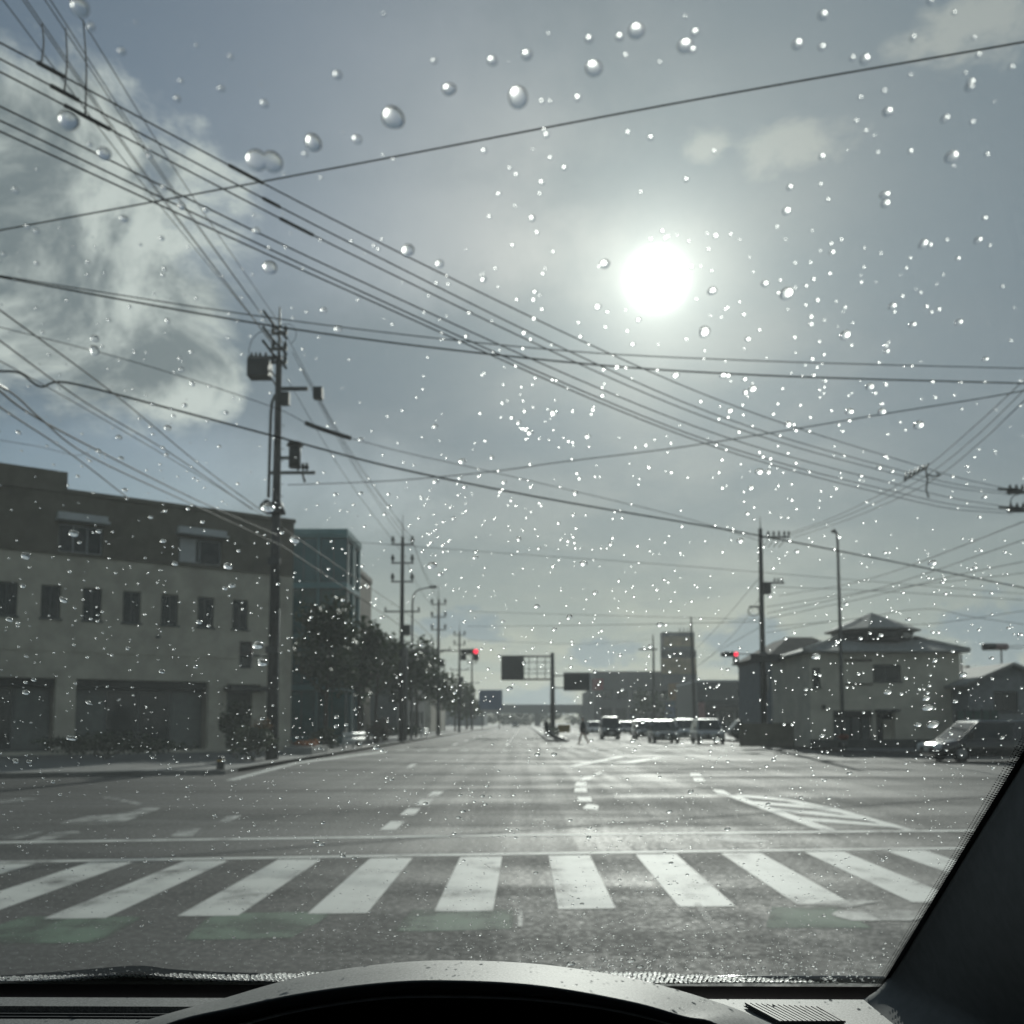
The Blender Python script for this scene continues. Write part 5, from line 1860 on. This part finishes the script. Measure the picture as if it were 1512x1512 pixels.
PG = mat('paint_dark_grey', (.045, .048, .05), .25, .4, var=.1, coat=.6)
PS = mat('paint_silver', (.33, .34, .34), .28, .5, var=.08, coat=.6)
PW = mat('paint_white', (.55, .56, .55), .3, 0, var=.05, coat=.6)
PB = mat('paint_black', (.010, .011, .013), .18, .2, var=.1, coat=.8)
PN = mat('paint_navy', (.022, .028, .045), .22, .3, var=.1, coat=.7)
GQ = 'cars queueing at the far stop line'


def carat(px, py, *a, **k):
    p = gnd(px, py)
    return vehicle(a[0], a[1], a[2], (p.x, p.y + a[3] / 2, 0), 0, *a[3:], **k)


carat(903, 1092, 'waiting_car', 'boxy dark van waiting alone behind the walking person', 'van', 3.4, 1.5, 1.85, PG, 'van', group=GQ)
carat(986, 1098, 'waiting_car', 'dark grey car heading the middle lane of the queue', 'car', 4.2, 1.72, 1.55, PG, 'wagon', group=GQ)
carat(1053, 1099, 'waiting_car', 'silver rounded car heading the kerb lane of the queue', 'car', 3.9, 1.72, 1.62, PS, 'suv', group=GQ)
carat(1017, 1093, 'waiting_car', 'silver-roofed car between the grey and silver leading cars', 'car', 4.2, 1.74, 1.66, PS, 'wagon', group=GQ)
carat(955, 1092, 'waiting_car', 'second-row dark hatchback left of the middle leading car', 'car', 3.8, 1.7, 1.58, PG, 'wagon', group=GQ)
carat(968, 1088, 'waiting_car', 'pale-roofed car half hidden in the middle lane of the queue', 'car', 4.0, 1.7, 1.6, PW, 'wagon', group=GQ)
carat(926, 1085, 'waiting_car', 'navy car farther back beside the boxy dark van', 'car', 4.2, 1.7, 1.5, PN, 'wagon', group=GQ)
carat(879, 1085, 'waiting_car', 'silver car seen behind the walking person', 'car', 4.2, 1.7, 1.5, PS, 'wagon', group=GQ)
carat(945, 1084, 'waiting_car', 'dark grey car in the third row of the queue', 'car', 4.2, 1.7, 1.6, PG, 'suv', group=GQ)
vehicle('departing_car', 'tiny dark car far down the road under the viaduct', 'car', (-2.4, 255, 0), 0, 4.2, 1.7, 1.5, PG)
vehicle('parked_car', 'dark car parked by the shop behind the right-hand pole', 'car', (at(1098, 1066, 74).x + 1, 74, .12), R(90), 4.2, 1.7, 1.45, PG)
# black wagon crossing on the right: faces left
pbk = gnd(1420, 1123)
vehicle('black_wagon', 'black wagon with bright roof edge heading left on the cross street', 'car', (gnd(1346, 1122).x + 2.35, 36.6, 0), R(-86), 4.85, 1.78, 1.47, PB, 'minivan')

# ------------------------------------------------------------------ walking person
pp = gnd(861, 1098.5)
pe_ = empty('person', (pp.x, pp.y, 0))
tag(pe_, 'person in dark coat striding across the far crosswalk', 'person')


def skin_mesh(name, verts, edges, radii, m, parent, root=0, sub=2):
    me = bpy.data.meshes.new(name)
    me.from_pydata(verts, edges, [])
    me.materials.append(m)
    o = bpy.data.objects.new(name, me)
    COL.objects.link(o)
    o.parent = parent
    sk = o.modifiers.new('skin', 'SKIN')
    sk.use_smooth_shade = True
    for i, r_ in enumerate(radii):
        me.skin_vertices[0].data[i].radius = r_ if isinstance(r_, tuple) else (r_, r_)
    me.skin_vertices[0].data[root].use_root = True
    sb_ = o.modifiers.new('sub', 'SUBSURF')
    sb_.levels = sub; sb_.render_levels = sub
    return o


M_SKIN = mat('skin', (.34, .22, .17), .6, var=.05)
M_COAT = mat('dark_coat', (.018, .020, .025), .85, var=.2)
V_ = [(0, 0, .92), (0, 0, 1.12), (0, 0, 1.36), (0, 0, 1.46), (-.01, 0, 1.53), (-.015, 0, 1.62), (-.01, 0, 1.69),
      (-.02, -.09, .86), (-.17, -.08, .50), (-.24, -.08, .09), (-.36, -.08, .04),
      (.02, .09, .86), (.13, .08, .50), (.34, .08, .13), (.28, .08, .03),
      (0, -.17, 1.40), (.10, -.21, 1.14), (.03, -.22, .92), (.0, -.22, .83),
      (0, .17, 1.40), (-.08, .21, 1.14), (-.20, .22, .96), (-.24, .22, .88)]
E_ = [(0, 1), (1, 2), (2, 3), (3, 4), (4, 5), (5, 6), (0, 7), (7, 8), (8, 9), (9, 10), (0, 11), (11, 12), (12, 13), (13, 14), (2, 15), (15, 16), (16, 17), (17, 18), (2, 19), (19, 20), (20, 21), (21, 22)]
RR = [(.13, .16), (.11, .14), (.10, .14), .055, .06, .095, .06, .105, .078, .058, .045, .105, .078, .058, .045, .05, .042, .032, .035, .05, .042, .032, .035]
skin_mesh('body', V_, E_, RR, M_SKIN, pe_)
skin_mesh('coat', [(0, 0, .66), (0, 0, .95), (0, 0, 1.15), (0, 0, 1.38), (0, 0, 1.46), (0, -.18, 1.39), (.10, -.22, 1.13), (.04, -.23, .94), (0, .18, 1.39), (-.08, .22, 1.13), (-.19, .23, .98)],
          [(0, 1), (1, 2), (2, 3), (3, 4), (3, 5), (5, 6), (6, 7), (3, 8), (8, 9), (9, 10)], [(.27, .25), (.23, .24), (.21, .23), (.19, .24), .09, .11, .09, .075, .11, .09, .075], M_COAT, pe_)
skin_mesh('hair', [(.02, 0, 1.58), (.03, 0, 1.66), (.0, 0, 1.73)], [(0, 1), (1, 2)], [.075, .11, .075], M_BLACK, pe_)

# ------------------------------------------------------------------ far belt of trees closing the road
fbm = MB()
rn = random.Random(77)
for k in range(26):
    x = -110 + k * 11 + rn.uniform(-4, 4)
    foliage(fbm, (x, 440 + rn.uniform(-8, 8), 3.2), (8.5, 4, rn.uniform(2.6, 4.8)), 420, .8, rn, lump=8)
tag(fbm.build('distant_trees', M_LEAF1), 'dark belt of distant trees under the viaduct', 'trees', kind='stuff')

# ------------------------------------------------------------------ damp air
hb_ = MB().box(-640, 640, -130, 1050, -1.2, 42).build('haze', None)
hm = bpy.data.materials.new('damp_air')
hm.use_nodes = True
T = NT(hm.node_tree)
pv = T.n('ShaderNodeVolumePrincipled')
pv.inputs['Color'].default_value = (.90, .95, .97, 1)
pv.inputs['Density'].default_value = .00036
pv.inputs['Anisotropy'].default_value = .45
T.l(pv.outputs[0], T.n('ShaderNodeOutputMaterial').inputs['Volume'])
hb_.data.materials.append(hm)
tag(hb_, kind='stuff')
